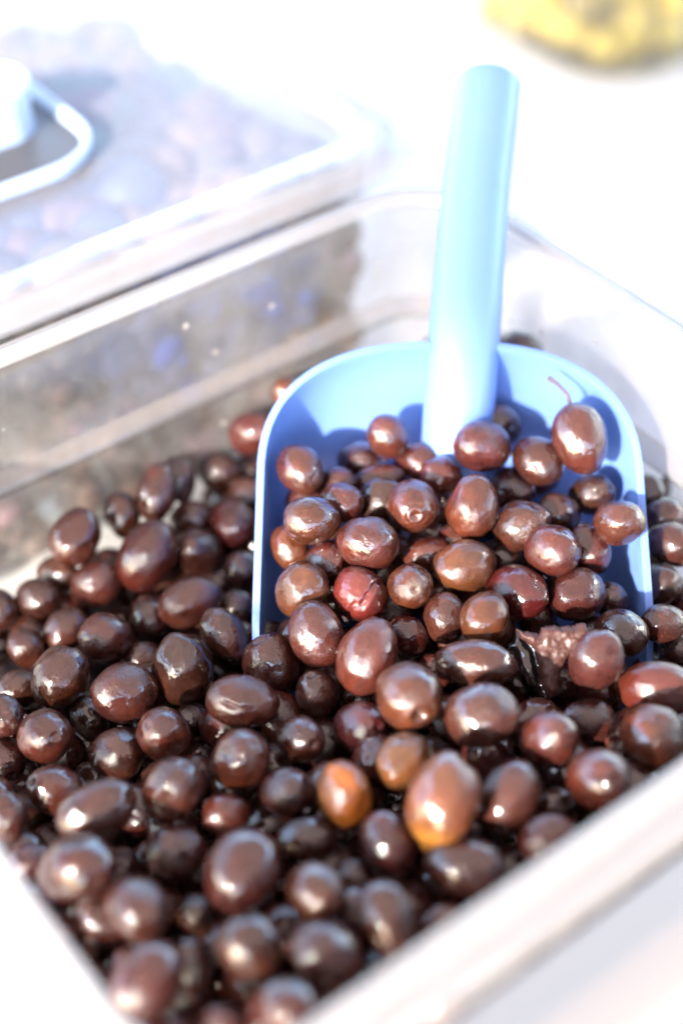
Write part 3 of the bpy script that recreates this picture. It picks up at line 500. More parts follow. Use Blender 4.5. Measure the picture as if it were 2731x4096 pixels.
BURIED = [
 (0.05171, 0.24371, -0.0688, -0.331, 0.048, -0.943, 0.00977, 'D', 'buried dark olive, fifth nearest lower right of the big orange-tipped olive'),
 (0.02884, 0.22212, -0.06068, -0.137, -0.986, -0.094, 0.00889, 'B', 'buried dark olive, seventh nearest below the big orange-tipped olive'),
 (0.06685, 0.25367, -0.06901, -0.354, -0.66, 0.663, 0.00962, 'R', 'buried dark olive, sixth nearest lower right of the big orange-tipped olive'),
 (-0.07478, 0.22963, -0.07214, -0.373, 0.594, 0.713, 0.00886, 'D', 'buried dark olive, nearest left of the near-corner reddish olive'),
 (0.08332, 0.27283, -0.05926, -0.778, -0.445, -0.443, 0.00842, 'R', 'buried dark olive, third nearest below the olive with an orange left side'),
 (-0.08407, 0.24427, -0.0692, -0.433, -0.755, 0.492, 0.00823, 'R', 'buried dark olive, third nearest upper left of the near-corner reddish olive'),
 (0.01163, 0.23016, -0.06716, 0.439, -0.621, 0.649, 0.00904, 'B', 'buried dark olive, fourth nearest lower right of the largest white-spotted olive'),
 (0.00093, 0.21702, -0.06072, 0.186, -0.876, -0.445, 0.00884, 'B', 'buried dark olive, third nearest lower right of the largest white-spotted olive'),
 (-0.09466, 0.25533, -0.07611, -0.674, -0.518, -0.527, 0.00976, 'R', 'buried dark olive, second nearest below the dimple-ended olive'),
 (0.0508, 0.26737, -0.06991, 0.973, 0.069, 0.22, 0.0089, 'D', 'buried dark olive, second nearest lower right of the big orange-tipped olive'),
 (0.09176, 0.27257, -0.07255, -0.676, -0.731, 0.094, 0.00863, 'D', 'buried dark olive, fourth nearest below the olive with an orange left side'),
 (0.07021, 0.25418, -0.09136, 0.022, -0.614, -0.789, 0.00917, 'B', 'buried dark olive, seventh nearest lower right of the big orange-tipped olive'),
 (0.06594, 0.25004, -0.10703, 0.222, 0.824, 0.521, 0.00808, 'R', 'buried dark olive, eighth nearest lower right of the big orange-tipped olive'),
 (0.08196, 0.26539, -0.0848, 0.37, 0.913, 0.169, 0.00864, 'R', 'buried dark olive, seventh nearest below the olive with an orange left side'),
 (0.04633, 0.24391, -0.08961, -0.474, -0.724, 0.501, 0.00884, 'D', 'buried dark olive, sixth nearest below the big orange-tipped olive'),
 (0.04455, 0.49343, -0.04974, 0.543, -0.277, -0.793, 0.00876, 'R', 'buried dark olive, second nearest upper left of the olive with a stem'),
 (-0.00372, 0.49045, -0.07102, -0.014, -0.439, 0.898, 0.00882, 'B', 'buried dark olive, fourth nearest upper left of the ring-scarred olive'),
 (0.06973, 0.36545, -0.07817, -0.769, -0.444, -0.46, 0.00753, 'D', 'buried dark olive, fourth nearest left of the crimson-sheened olive'),
 (0.03113, 0.24605, -0.08301, 0.824, 0.014, 0.567, 0.00921, 'P', 'buried dark olive, fifth nearest below the big orange-tipped olive'),
 (0.09008, 0.29521, -0.0668, -0.657, -0.615, -0.436, 0.00977, 'D', 'buried dark olive, nearest lower left of the olive with an orange left side'),
 (0.06118, 0.49172, -0.05637, -0.764, -0.263, 0.59, 0.00831, 'D', 'buried dark olive, nearest upper left of the olive with a stem'),
 (0.1029, 0.28545, -0.07424, 0.819, -0.235, 0.524, 0.00801, 'D', 'buried dark olive, second nearest below the olive with an orange left side'),
 (0.03439, 0.48839, -0.06157, 0.494, -0.092, 0.864, 0.00815, 'P', 'buried dark olive, second nearest above the ring-scarred olive'),
 (0.03994, 0.26334, -0.08615, 0.59, 0.542, 0.598, 0.00884, 'B', 'buried dark olive, third nearest below the big orange-tipped olive'),
 (-0.10617, 0.27342, -0.13239, -0.397, -0.313, -0.863, 0.00887, 'B', 'buried dark olive, fourth nearest left of the near-corner reddish olive'),
 (-0.07004, 0.2524, -0.07011, -0.635, 0.43, 0.642, 0.0087, 'B', 'buried dark olive, second nearest upper left of the near-corner reddish olive'),
 (0.0683, 0.27244, -0.06638, 0.771, 0.637, -0.022, 0.00833, 'D', 'buried dark olive, third nearest lower right of the big orange-tipped olive'),
 (0.04681, 0.48241, -0.07197, 0.756, 0.177, 0.63, 0.00953, 'B', 'buried dark olive, second nearest upper right of the ring-scarred olive'),
 (0.07974, 0.3587, -0.08962, 0.872, -0.005, -0.489, 0.00847, 'B', 'buried dark olive, second nearest left of the crimson-sheened olive'),
 (0.04705, 0.31113, -0.06672, 0.162, 0.131, -0.978, 0.00885, 'B', 'buried dark olive, nearest upper right of the big orange-tipped olive'),
 (-0.01666, 0.48899, -0.08032, -0.36, -0.851, 0.383, 0.00824, 'B', 'buried dark olive, fifth nearest upper left of the ring-scarred olive'),
 (0.02485, 0.49972, -0.06908, 0.858, 0.396, 0.326, 0.00881, 'D', 'buried dark olive, fourth nearest above the ring-scarred olive'),
 (-0.02283, 0.29295, -0.08154, -0.823, -0.341, -0.454, 0.00807, 'D', 'buried dark olive upper right of the largest white-spotted olive'),
 (-0.02594, 0.23283, -0.0713, -0.479, 0.734, -0.482, 0.00818, 'B', 'buried dark olive, third nearest right of the near-corner reddish olive'),
 (0.08994, 0.27152, -0.10408, -0.314, -0.733, 0.603, 0.00822, 'P', 'buried dark olive, ninth nearest below the olive with an orange left side'),
 (0.08969, 0.27154, -0.11965, -0.077, 0.96, 0.269, 0.00817, 'D', 'buried dark olive, tenth nearest below the olive with an orange left side'),
 (-0.10175, 0.28344, -0.08653, -0.439, 0.466, 0.768, 0.00956, 'D', 'buried dark olive, second nearest lower left of the dimple-ended olive'),
 (-0.06543, 0.30114, -0.08457, 0.594, -0.702, 0.393, 0.00888, 'R', 'buried dark olive lower left of the pale-dotted olive'),
 (0.01213, 0.30715, -0.06548, -0.357, -0.525, 0.773, 0.00812, 'R', 'buried dark olive left of the light tan olive'),
 (-0.04567, 0.23229, -0.07865, 0.802, 0.094, 0.59, 0.00836, 'P', 'buried dark olive, nearest right of the near-corner reddish olive'),
 (0.01882, 0.25822, -0.07244, 0.231, -0.789, 0.569, 0.00875, 'R', 'buried dark olive, second nearest below the big orange-tipped olive'),
 (-0.01673, 0.24862, -0.07239, 0.493, -0.831, 0.259, 0.00839, 'R', 'buried dark olive, nearest lower right of the largest white-spotted olive'),
 (-0.02084, 0.33401, -0.0779, 0.273, -0.755, -0.596, 0.0081, 'R', 'buried dark olive, nearest lower right of the slit-ended olive'),
 (-0.03373, 0.44423, -0.10178, 0.351, -0.495, -0.795, 0.00868, 'B', 'buried dark olive, second nearest upper left of the pale-specked olive'),
 (0.08832, 0.34357, -0.07218, -0.325, 0.873, 0.365, 0.0086, 'R', 'buried dark olive, nearest left of the crimson-sheened olive'),
 (-0.00636, 0.32554, -0.08151, -0.652, -0.715, -0.253, 0.00921, 'D', 'buried dark olive upper left of the bright orange olive'),
 (0.01799, 0.21544, -0.07349, -0.524, -0.387, -0.758, 0.00983, 'D', 'buried dark olive, fifth nearest lower right of the largest white-spotted olive'),
 (-0.03531, 0.24665, -0.07845, -0.0, 0.557, -0.83, 0.0088, 'B', 'buried dark olive, second nearest below the largest white-spotted olive'),
 (0.11633, 0.41531, -0.07788, 0.93, -0.036, 0.366, 0.00936, 'B', 'buried dark olive lower right of the olive with a stem'),
 (0.06338, 0.32359, -0.06833, 0.866, 0.266, -0.424, 0.00926, 'R', 'buried dark olive, third nearest upper right of the big orange-tipped olive'),
 (0.00479, 0.2489, -0.06447, -0.544, 0.839, -0.011, 0.00872, 'P', 'buried dark olive, third nearest below the bright orange olive'),
 (0.11764, 0.29177, -0.12797, 0.333, -0.355, 0.873, 0.00838, 'R', 'buried dark olive, eighth nearest below the olive with an orange left side'),
 (-0.02973, 0.47161, -0.10362, -0.781, -0.367, 0.505, 0.00833, 'R', 'buried dark olive upper left of the split red olive'),
 (0.03603, 0.32345, -0.06529, -0.815, -0.534, 0.224, 0.00808, 'R', 'buried dark olive lower right of the dark-pitted olive'),
 (-0.03839, 0.33281, -0.08073, 0.965, -0.254, -0.058, 0.00943, 'B', 'buried dark olive lower left of the slit-ended olive'),
 (-0.00343, 0.27594, -0.07839, 0.191, 0.771, -0.608, 0.00921, 'B', 'buried dark olive, second nearest below the bright orange olive'),
 (0.07306, 0.30693, -0.06845, 0.179, -0.954, -0.24, 0.00907, 'D', 'buried dark olive, second nearest left of the olive with an orange left side'),
 (0.02878, 0.47205, -0.06821, -0.424, 0.16, 0.892, 0.00819, 'D', 'buried dark olive, nearest above the ring-scarred olive'),
 (-0.0607, 0.28157, -0.09105, -0.233, -0.449, -0.862, 0.00986, 'R', 'buried dark olive, second nearest below the pale-dotted olive'),
 (-0.02899, 0.42292, -0.10621, 0.744, 0.189, -0.641, 0.00858, 'D', 'buried dark olive, nearest upper left of the pale-specked olive'),
 (0.09477, 0.32003, -0.06958, -0.678, -0.733, -0.053, 0.00898, 'R', 'buried dark olive, nearest left of the olive with an orange left side'),
 (0.04212, 0.52335, -0.06513, -0.512, -0.802, 0.307, 0.00835, 'B', 'buried dark olive, seventh nearest above the ring-scarred olive'),
 (0.03157, 0.35294, -0.07463, 0.307, -0.57, 0.762, 0.00723, 'R', 'buried dark olive upper right of the dark-pitted olive'),
 (0.09565, 0.2791, -0.08845, -0.12, 0.992, 0.049, 0.00942, 'B', 'buried dark olive, sixth nearest below the olive with an orange left side'),
 (-0.05808, 0.26292, -0.08373, -0.943, -0.245, -0.224, 0.00884, 'B', 'buried dark olive, second nearest above the near-corner reddish olive'),
 (0.02809, 0.3067, -0.06675, -0.419, -0.224, 0.88, 0.00886, 'D', 'buried dark olive right of the light tan olive'),
 (0.0112, 0.285, -0.07631, -0.812, 0.203, 0.548, 0.00972, 'B', 'buried dark olive lower right of the bright orange olive'),
 (0.01774, 0.51128, -0.08028, 0.271, -0.958, -0.098, 0.00821, 'R', 'buried dark olive, third nearest above the ring-scarred olive'),
 (0.00423, 0.50711, -0.08584, -0.206, 0.919, -0.337, 0.00799, 'B', 'buried dark olive, third nearest upper left of the ring-scarred olive'),
 (0.06932, 0.37763, -0.06964, -0.081, -0.997, 0.016, 0.00801, 'R', 'buried dark olive right of the round olive with a pale scar'),
 (-0.0611, 0.21224, -0.06952, 0.019, 0.743, 0.669, 0.00974, 'R', 'buried dark olive below the near-corner reddish olive'),
 (-0.04965, 0.3116, -0.08157, -0.719, -0.473, -0.51, 0.00818, 'R', 'buried dark olive, nearest upper right of the pale-dotted olive'),
 (-0.0042, 0.2971, -0.06657, 0.242, 0.789, -0.564, 0.00828, 'B', 'buried dark olive left of the bright orange olive'),
 (0.02945, 0.27565, -0.08632, 0.661, -0.656, 0.364, 0.00852, 'R', 'buried dark olive, nearest below the big orange-tipped olive'),
 (0.00099, 0.4779, -0.0858, 0.256, 0.884, 0.39, 0.00904, 'B', 'buried dark olive, nearest upper left of the ring-scarred olive'),
 (-0.09776, 0.3351, -0.09888, 0.632, 0.699, -0.334, 0.00803, 'B', 'buried dark olive, nearest above the dimple-ended olive'),
 (-0.0348, 0.30821, -0.07997, -0.312, -0.816, 0.487, 0.00807, 'D', 'buried dark olive right of the pale-dotted olive'),
 (-0.04565, 0.28428, -0.10033, 0.385, 0.068, 0.92, 0.00897, 'R', 'buried dark olive left of the largest white-spotted olive'),
 (0.06003, 0.36199, -0.09248, 0.709, -0.69, 0.146, 0.00761, 'B', 'buried dark olive, second nearest right of the dark-pitted olive'),
 (0.02719, 0.28023, -0.06545, -0.77, 0.543, -0.334, 0.00935, 'P', 'buried dark olive lower left of the big orange-tipped olive'),
 (0.11147, 0.29157, -0.0617, 0.263, 0.73, -0.631, 0.00886, 'D', 'buried dark olive, second nearest lower right of the olive with an orange left side'),
 (-0.08207, 0.42191, -0.10518, -0.141, 0.731, 0.668, 0.00807, 'D', 'buried dark olive, third nearest upper left of the mirror-glossy dark olive'),
 (0.0332, 0.52725, -0.08056, -0.623, 0.781, 0.029, 0.00862, 'R', 'buried dark olive, sixth nearest above the ring-scarred olive'),
 (-0.10554, 0.30649, -0.09371, -0.61, -0.124, 0.782, 0.00868, 'D', 'buried dark olive, nearest lower left of the dimple-ended olive'),
 (0.04213, 0.233, -0.10413, -0.802, 0.598, -0.006, 0.00835, 'B', 'buried dark olive, tenth nearest below the big orange-tipped olive'),
 (-0.017, 0.21651, -0.06285, -0.551, -0.795, -0.253, 0.00955, 'B', 'buried dark olive, fourth nearest right of the near-corner reddish olive'),
 (-0.08932, 0.25814, -0.10963, 0.771, -0.375, 0.516, 0.00841, 'B', 'buried dark olive, third nearest left of the near-corner reddish olive'),
 (-0.0944, 0.29529, -0.09618, 0.834, 0.136, -0.535, 0.0081, 'R', 'buried dark olive, nearest below the dimple-ended olive'),
 (-0.02179, 0.28473, -0.09597, -0.181, 0.022, 0.983, 0.0084, 'B', 'buried dark olive right of the largest white-spotted olive'),
 (0.11397, 0.42207, -0.09785, -0.521, 0.805, 0.285, 0.0082, 'R', 'buried dark olive, second nearest above the crimson-sheened olive'),
 (-0.0259, 0.4074, -0.10824, -0.351, 0.546, 0.761, 0.00802, 'B', 'buried dark olive above the notch-topped olive'),
 (-0.04768, 0.42476, -0.10373, 0.949, 0.314, -0.035, 0.00927, 'D', 'buried dark olive upper right of the mirror-glossy dark olive'),
 (0.06908, 0.48754, -0.07613, 0.459, -0.714, 0.529, 0.00901, 'R', 'buried dark olive left of the olive with a stem'),
 (0.09914, 0.30975, -0.08444, -0.185, -0.638, 0.748, 0.0091, 'P', 'buried dark olive, nearest below the olive with an orange left side'),
 (-0.05338, 0.28996, -0.07878, -0.663, 0.116, 0.739, 0.00825, 'B', 'buried dark olive, nearest below the pale-dotted olive'),
 (-0.02367, 0.32053, -0.08531, 0.509, -0.5, 0.701, 0.00847, 'D', 'buried dark olive, second nearest lower right of the slit-ended olive'),
 (0.10668, 0.29066, -0.10228, -0.737, 0.44, -0.513, 0.0085, 'R', 'buried dark olive, fifth nearest below the olive with an orange left side'),
 (0.08309, 0.29717, -0.08537, 0.31, -0.898, -0.313, 0.00804, 'D', 'buried dark olive, second nearest lower left of the olive with an orange left side'),
 (-0.08084, 0.25245, -0.09217, 0.809, 0.181, 0.56, 0.00807, 'D', 'buried dark olive, second nearest left of the near-corner reddish olive'),
 (0.01837, 0.3118, -0.09861, 0.951, 0.179, -0.253, 0.00894, 'D', 'buried dark olive below the light tan olive'),
 (0.00644, 0.34499, -0.08266, -0.199, -0.262, -0.944, 0.00776, 'B', 'buried dark olive left of the dark-pitted olive'),
 (-0.11807, 0.39681, -0.10568, -0.89, 0.318, 0.326, 0.00821, 'B', 'buried dark olive left of the mirror-glossy dark olive'),
 (0.08324, 0.30035, -0.10851, -0.473, 0.864, 0.175, 0.00871, 'P', 'buried dark olive, third nearest lower left of the olive with an orange left side'),
 (-0.11162, 0.32642, -0.10422, -0.341, -0.93, 0.139, 0.00819, 'R', 'buried dark olive left of the dimple-ended olive'),
 (-0.04489, 0.30952, -0.0976, -0.465, -0.308, 0.83, 0.00961, 'D', 'buried dark olive lower right of the pale-dotted olive'),
 (0.11114, 0.30909, -0.06746, -0.096, -0.117, 0.989, 0.00864, 'B', 'buried dark olive, nearest lower right of the olive with an orange left side'),
 (0.0413, 0.28818, -0.07318, 0.557, 0.555, -0.617, 0.00899, 'R', 'buried dark olive, nearest lower right of the big orange-tipped olive'),
 (-0.04326, 0.26239, -0.09188, -0.481, 0.761, -0.435, 0.0082, 'D', 'buried dark olive lower left of the largest white-spotted olive'),
 (0.04485, 0.50304, -0.06545, 0.023, -0.981, -0.191, 0.00931, 'D', 'buried dark olive, fifth nearest above the ring-scarred olive'),
 (0.01764, 0.40402, -0.0669, -0.464, 0.452, -0.762, 0.00778, 'B', 'buried dark olive upper left of the round olive with a pale scar'),
 (-0.00576, 0.23702, -0.06032, -0.557, 0.028, 0.83, 0.00867, 'B', 'buried dark olive, second nearest lower right of the largest white-spotted olive'),
 (-0.04838, 0.33535, -0.10198, -0.22, 0.966, 0.138, 0.00874, 'B', 'buried dark olive, second nearest upper right of the pale-dotted olive'),
 (0.11645, 0.40739, -0.09433, -0.083, 0.949, -0.305, 0.00839, 'R', 'buried dark olive, nearest above the crimson-sheened olive'),
 (-0.04741, 0.46805, -0.1007, 0.029, 0.049, 0.998, 0.00941, 'R', 'buried dark olive, third nearest upper left of the pale-specked olive'),
 (-0.03787, 0.38225, -0.0934, -0.637, 0.66, -0.397, 0.00899, 'D', 'buried dark olive upper left of the notch-topped olive'),
 (0.0172, 0.37731, -0.07191, -0.694, 0.719, 0.038, 0.00761, 'P', 'buried dark olive lower left of the round olive with a pale scar'),
 (-0.0237, 0.48662, -0.09663, 0.524, 0.058, -0.85, 0.0085, 'D', 'buried dark olive, second nearest left of the ring-scarred olive'),
 (0.08807, 0.45279, -0.08407, 0.414, 0.909, -0.051, 0.00886, 'D', 'buried dark olive, nearest below the olive with a stem'),
 (-0.06084, 0.23754, -0.07471, -0.619, -0.533, -0.577, 0.0081, 'R', 'buried dark olive, nearest upper left of the near-corner reddish olive'),
 (-0.08719, 0.40666, -0.11208, 0.068, 0.901, 0.427, 0.00969, 'B', 'buried dark olive, second nearest upper left of the mirror-glossy dark olive'),
 (0.04209, 0.39979, -0.05847, 0.528, -0.226, -0.819, 0.00727, 'R', 'buried dark olive, second nearest lower right of the ring-scarred olive'),
 (0.07294, 0.37869, -0.08571, -0.761, 0.624, 0.177, 0.00815, 'P', 'buried dark olive, second nearest upper left of the crimson-sheened olive'),
 (-0.0191, 0.2411, -0.0859, 0.285, -0.871, 0.4, 0.00809, 'B', 'buried dark olive, third nearest below the largest white-spotted olive'),
 (0.06961, 0.39346, -0.1124, 0.482, 0.6, -0.639, 0.00827, 'P', 'buried dark olive, third nearest right of the dark-pitted olive'),
 (-0.08262, 0.32102, -0.09816, 0.667, -0.572, -0.478, 0.00929, 'D', 'buried dark olive right of the dimple-ended olive'),
 (0.09686, 0.42588, -0.09629, 0.449, 0.444, 0.776, 0.00942, 'R', 'buried dark olive, second nearest below the olive with a stem'),
 (-0.1324, 0.39594, -0.11238, -0.513, 0.342, 0.787, 0.00907, 'P', 'buried dark olive, second nearest upper left of the dimple-ended olive'),
 (-0.00397, 0.3558, -0.08421, 0.366, 0.104, -0.925, 0.00748, 'R', 'buried dark olive below the pale-specked olive'),
 (0.05247, 0.35262, -0.08166, 0.337, -0.911, 0.238, 0.00844, 'B', 'buried dark olive, nearest right of the dark-pitted olive'),
 (-0.03526, 0.24784, -0.09488, 0.473, 0.155, 0.867, 0.00849, 'R', 'buried dark olive, second nearest right of the near-corner reddish olive'),
 (0.05066, 0.51011, -0.08054, 0.747, 0.439, -0.499, 0.00982, 'B', 'buried dark olive, third nearest upper right of the ring-scarred olive'),
 (0.05359, 0.36789, -0.06949, -0.073, 0.513, -0.855, 0.00757, 'R', 'buried dark olive, third nearest lower right of the round olive with a pale scar'),
 (0.00511, 0.30728, -0.08066, 0.595, -0.594, -0.542, 0.00926, 'B', 'buried dark olive right of the bright orange olive'),
 (-0.07199, 0.40614, -0.1024, 0.77, 0.391, -0.504, 0.0087, 'P', 'buried dark olive, nearest upper left of the mirror-glossy dark olive'),
 (0.07434, 0.43259, -0.05493, -0.877, -0.439, 0.197, 0.00731, 'B', 'buried dark olive lower left of the olive with a stem'),
 (0.03559, 0.38058, -0.06882, 0.373, -0.042, 0.927, 0.00723, 'B', 'buried dark olive, nearest lower right of the round olive with a pale scar'),
 (-0.00723, 0.49594, -0.09264, -0.022, 0.648, 0.761, 0.00854, 'B', 'buried dark olive, second nearest upper left of the ring-scarred olive'),
 (0.06028, 0.26699, -0.0903, 0.48, 0.089, 0.873, 0.00848, 'D', 'buried dark olive, fourth nearest lower right of the big orange-tipped olive'),
 (0.05501, 0.31891, -0.08202, 0.589, -0.494, -0.64, 0.00905, 'D', 'buried dark olive, second nearest upper right of the big orange-tipped olive'),
 (-0.06731, 0.3568, -0.08859, 0.019, -0.748, 0.663, 0.00869, 'B', 'buried dark olive lower left of the mirror-glossy dark olive'),
 (0.03244, 0.23141, -0.07705, -0.961, -0.275, -0.027, 0.00819, 'D', 'buried dark olive, eighth nearest below the big orange-tipped olive'),
 (-0.10823, 0.35527, -0.10465, 0.898, -0.401, 0.181, 0.00814, 'B', 'buried dark olive, second nearest above the dimple-ended olive'),
 (0.0325, 0.4074, -0.06665, 0.117, -0.69, -0.714, 0.00839, 'R', 'buried dark olive, nearest lower right of the ring-scarred olive'),
 (0.04238, 0.43479, -0.05311, 0.052, -0.974, -0.221, 0.0078, 'R', 'buried dark olive, nearest upper right of the ring-scarred olive'),
 (0.08009, 0.38261, -0.12305, -0.484, -0.74, 0.467, 0.0083, 'D', 'buried dark olive, third nearest left of the crimson-sheened olive'),
 (0.0388, 0.36677, -0.07406, -0.458, 0.681, -0.572, 0.00758, 'R', 'buried dark olive, second nearest lower right of the round olive with a pale scar'),
 (-0.01286, 0.41716, -0.05596, -0.403, 0.909, -0.104, 0.0079, 'R', 'buried dark olive, nearest left of the ring-scarred olive'),
 (0.01218, 0.38835, -0.06384, 0.438, -0.092, 0.894, 0.00733, 'D', 'buried dark olive upper right of the split red olive'),
 (-0.00306, 0.29101, -0.09275, 0.087, 0.85, 0.519, 0.00908, 'R', 'buried dark olive, nearest below the bright orange olive'),
 (0.02417, 0.26001, -0.09251, -0.775, 0.545, -0.32, 0.00889, 'D', 'buried dark olive, fourth nearest below the big orange-tipped olive'),
 (-0.041, 0.21617, -0.07946, -0.977, 0.106, -0.187, 0.00957, 'B', 'buried dark olive lower right of the near-corner reddish olive'),
 (0.01178, 0.36465, -0.06889, 0.716, -0.657, -0.237, 0.00732, 'R', 'buried dark olive below the split red olive'),
 (0.08835, 0.37365, -0.08584, -0.652, -0.597, 0.467, 0.00821, 'P', 'buried dark olive, nearest upper left of the crimson-sheened olive'),
 (-0.09202, 0.34673, -0.10718, 0.612, -0.449, 0.651, 0.00811, 'B', 'buried dark olive upper right of the dimple-ended olive'),
 (-0.12876, 0.37868, -0.11189, -0.863, -0.024, 0.504, 0.00905, 'B', 'buried dark olive, nearest upper left of the dimple-ended olive'),
 (-0.05937, 0.24882, -0.08988, -0.461, -0.333, 0.822, 0.00812, 'D', 'buried dark olive, nearest above the near-corner reddish olive'),
 (-0.0306, 0.26985, -0.09867, -0.011, -0.264, -0.964, 0.00896, 'D', 'buried dark olive, nearest below the largest white-spotted olive'),
 (0.04684, 0.2508, -0.1086, 0.75, -0.186, 0.635, 0.00883, 'P', 'buried dark olive, ninth nearest below the big orange-tipped olive'),
 (-0.05605, 0.26493, -0.10562, 0.945, -0.065, -0.32, 0.00871, 'B', 'buried dark olive upper right of the near-corner reddish olive'),
 (-0.08019, 0.26807, -0.07961, 0.598, 0.802, 0.001, 0.00885, 'B', ''),
 (0.00934, 0.27786, -0.09213, -0.238, 0.874, 0.424, 0.0095, 'D', ''),
 (-0.04167, 0.39075, -0.10721, 0.197, -0.98, -0.023, 0.00887, 'D', ''),
 (0.03507, 0.42205, -0.06157, -0.35, -0.784, -0.512, 0.00749, 'R', ''),
 (0.09684, 0.43998, -0.08667, -0.255, -0.867, -0.429, 0.00814, 'P', ''),
 (-0.0147, 0.36796, -0.07335, 0.243, 0.765, -0.596, 0.00792, 'D', ''),
 (0.0858, 0.41025, -0.11205, 0.538, 0.548, -0.64, 0.00922, 'B', ''),
 (0.10759, 0.40016, -0.12113, -0.255, 0.195, -0.947, 0.00934, 'D', ''),
 (-0.07936, 0.29792, -0.10288, -0.312, 0.856, -0.411, 0.00858, 'R', ''),
 (0.04896, 0.24612, -0.12992, -0.674, -0.103, -0.731, 0.00931, 'B', ''),
 (0.11724, 0.38261, -0.08459, 0.699, -0.187, 0.69, 0.0089, 'D', ''),
 (0.00026, 0.38208, -0.06823, 0.482, 0.871, -0.096, 0.00757, 'R', ''),
 (-0.01157, 0.36684, -0.09117, 0.344, 0.312, 0.886, 0.00773, 'P', ''),
 (-0.10188, 0.37361, -0.11072, -0.915, 0.117, -0.386, 0.00809, 'B', ''),
 (-0.0653, 0.3347, -0.09187, 0.257, 0.122, 0.959, 0.00833, 'R', ''),
 (-0.06468, 0.42117, -0.10404, 0.879, 0.268, 0.395, 0.00811, 'P', ''),
 (0.02108, 0.34152, -0.09768, -0.366, -0.824, -0.434, 0.00817, 'B', ''),
 (0.06705, 0.29533, -0.08056, -0.263, 0.042, -0.964, 0.00913, 'R', ''),
 (0.05255, 0.41407, -0.05979, -0.29, 0.515, -0.806, 0.00757, 'R', ''),
 (-0.08505, 0.3875, -0.09815, 0.082, 0.482, -0.873, 0.00888, 'B', ''),
 (0.07238, 0.47784, -0.08895, 0.165, 0.964, 0.206, 0.00882, 'B', ''),
 (-0.0682, 0.4276, -0.12906, 0.758, 0.456, 0.466, 0.00966, 'B', ''),
 (-0.08053, 0.29492, -0.08563, 0.554, -0.008, -0.832, 0.00863, 'B', ''),
 (0.06275, 0.28038, -0.07799, -0.742, -0.284, -0.607, 0.00808, 'P', ''),
 (-0.11543, 0.30155, -0.0821, -0.543, -0.127, -0.83, 0.009, 'D', ''),
 (-0.07417, 0.31687, -0.11533, -0.616, -0.358, -0.702, 0.00877, 'B', ''),
 (0.02761, 0.32823, -0.08956, -0.181, -0.698, 0.693, 0.00829, 'R', ''),
 (-0.04776, 0.46559, -0.13309, 0.317, -0.751, 0.58, 0.00906, 'B', ''),
 (0.00994, 0.50658, -0.1042, 0.187, 0.161, 0.969, 0.00825, 'B', ''),
 (0.05686, 0.29881, -0.09915, 0.627, -0.704, -0.334, 0.00871, 'B', ''),
 (0.05656, 0.45666, -0.07938, -0.887, -0.461, -0.023, 0.00839, 'B', ''),
 (-0.03832, 0.35223, -0.09194, 0.805, -0.343, -0.484, 0.0094, 'B', ''),
 (0.06787, 0.31095, -0.08974, 0.342, 0.2, -0.918, 0.00895, 'B', ''),
 (-0.05985, 0.36753, -0.11857, 0.321, -0.542, -0.776, 0.00802, 'B', ''),
 (-0.02631, 0.47562, -0.12646, -0.505, -0.469, -0.725, 0.00979, 'B', ''),
 (0.04804, 0.34795, -0.06636, 0.946, 0.321, 0.036, 0.00871, 'D', ''),
 (-0.06059, 0.31802, -0.09338, -0.185, 0.061, -0.981, 0.00819, 'D', ''),
 (-0.06696, 0.33086, -0.11397, 0.654, 0.618, -0.436, 0.00868, 'D', ''),
 (0.10263, 0.44089, -0.10637, -0.68, 0.081, 0.729, 0.00865, 'B', ''),
 (0.02186, 0.46286, -0.08216, 0.189, -0.198, 0.962, 0.00852, 'B', ''),
 (-0.05588, 0.37451, -0.09354, 0.003, 0.737, -0.676, 0.00977, 'R', ''),
 (-0.11234, 0.28702, -0.10574, 0.505, 0.378, -0.776, 0.00805, 'D', ''),
 (-0.00816, 0.22934, -0.07933, -0.383, -0.598, 0.704, 0.00853, 'D', ''),
 (-0.07562, 0.23654, -0.08976, -0.037, -0.43, 0.902, 0.00941, 'D', ''),
 (-0.02476, 0.38572, -0.11938, 0.617, 0.137, -0.775, 0.00833, 'B', ''),
 (0.04892, 0.38219, -0.06623, 0.105, 0.889, -0.445, 0.00731, 'B', ''),
 (-0.01448, 0.45407, -0.09928, 0.619, -0.775, 0.127, 0.00968, 'D', ''),
 (-0.0538, 0.40227, -0.10241, -0.511, -0.845, -0.158, 0.00859, 'D', ''),
 (0.02351, 0.3915, -0.07791, 0.256, 0.942, 0.218, 0.00815, 'B', ''),
 (0.03428, 0.34379, -0.0876, -0.222, -0.23, -0.948, 0.00872, 'B', ''),
 (0.07157, 0.29068, -0.09639, 0.262, 0.394, -0.881, 0.00941, 'R', ''),
 (0.00193, 0.40279, -0.0641, 0.155, 0.965, 0.212, 0.00807, 'P', ''),
 (0.04994, 0.28272, -0.08826, -0.217, -0.682, 0.699, 0.00815, 'P', ''),
 (0.01231, 0.24644, -0.08961, 0.765, 0.638, 0.083, 0.00869, 'R', ''),
 (-0.03983, 0.39143, -0.12512, -0.795, -0.422, 0.436, 0.00924, 'B', ''),
 (0.03387, 0.48903, -0.08993, 0.666, -0.21, -0.716, 0.00987, 'R', ''),
 (0.00981, 0.32737, -0.08317, 0.915, -0.049, -0.4, 0.00863, 'R', ''),
 (-0.0107, 0.30692, -0.08585, -0.493, -0.857, -0.151, 0.00828, 'P', ''),
 (-0.05855, 0.37974, -0.13243, -0.818, -0.443, 0.366, 0.00881, 'B', ''),
 (-0.02584, 0.30695, -0.09452, -0.4, 0.911, 0.099, 0.00926, 'D', ''),
 (0.03799, 0.26319, -0.10202, 0.143, 0.905, 0.401, 0.00845, 'D', ''),
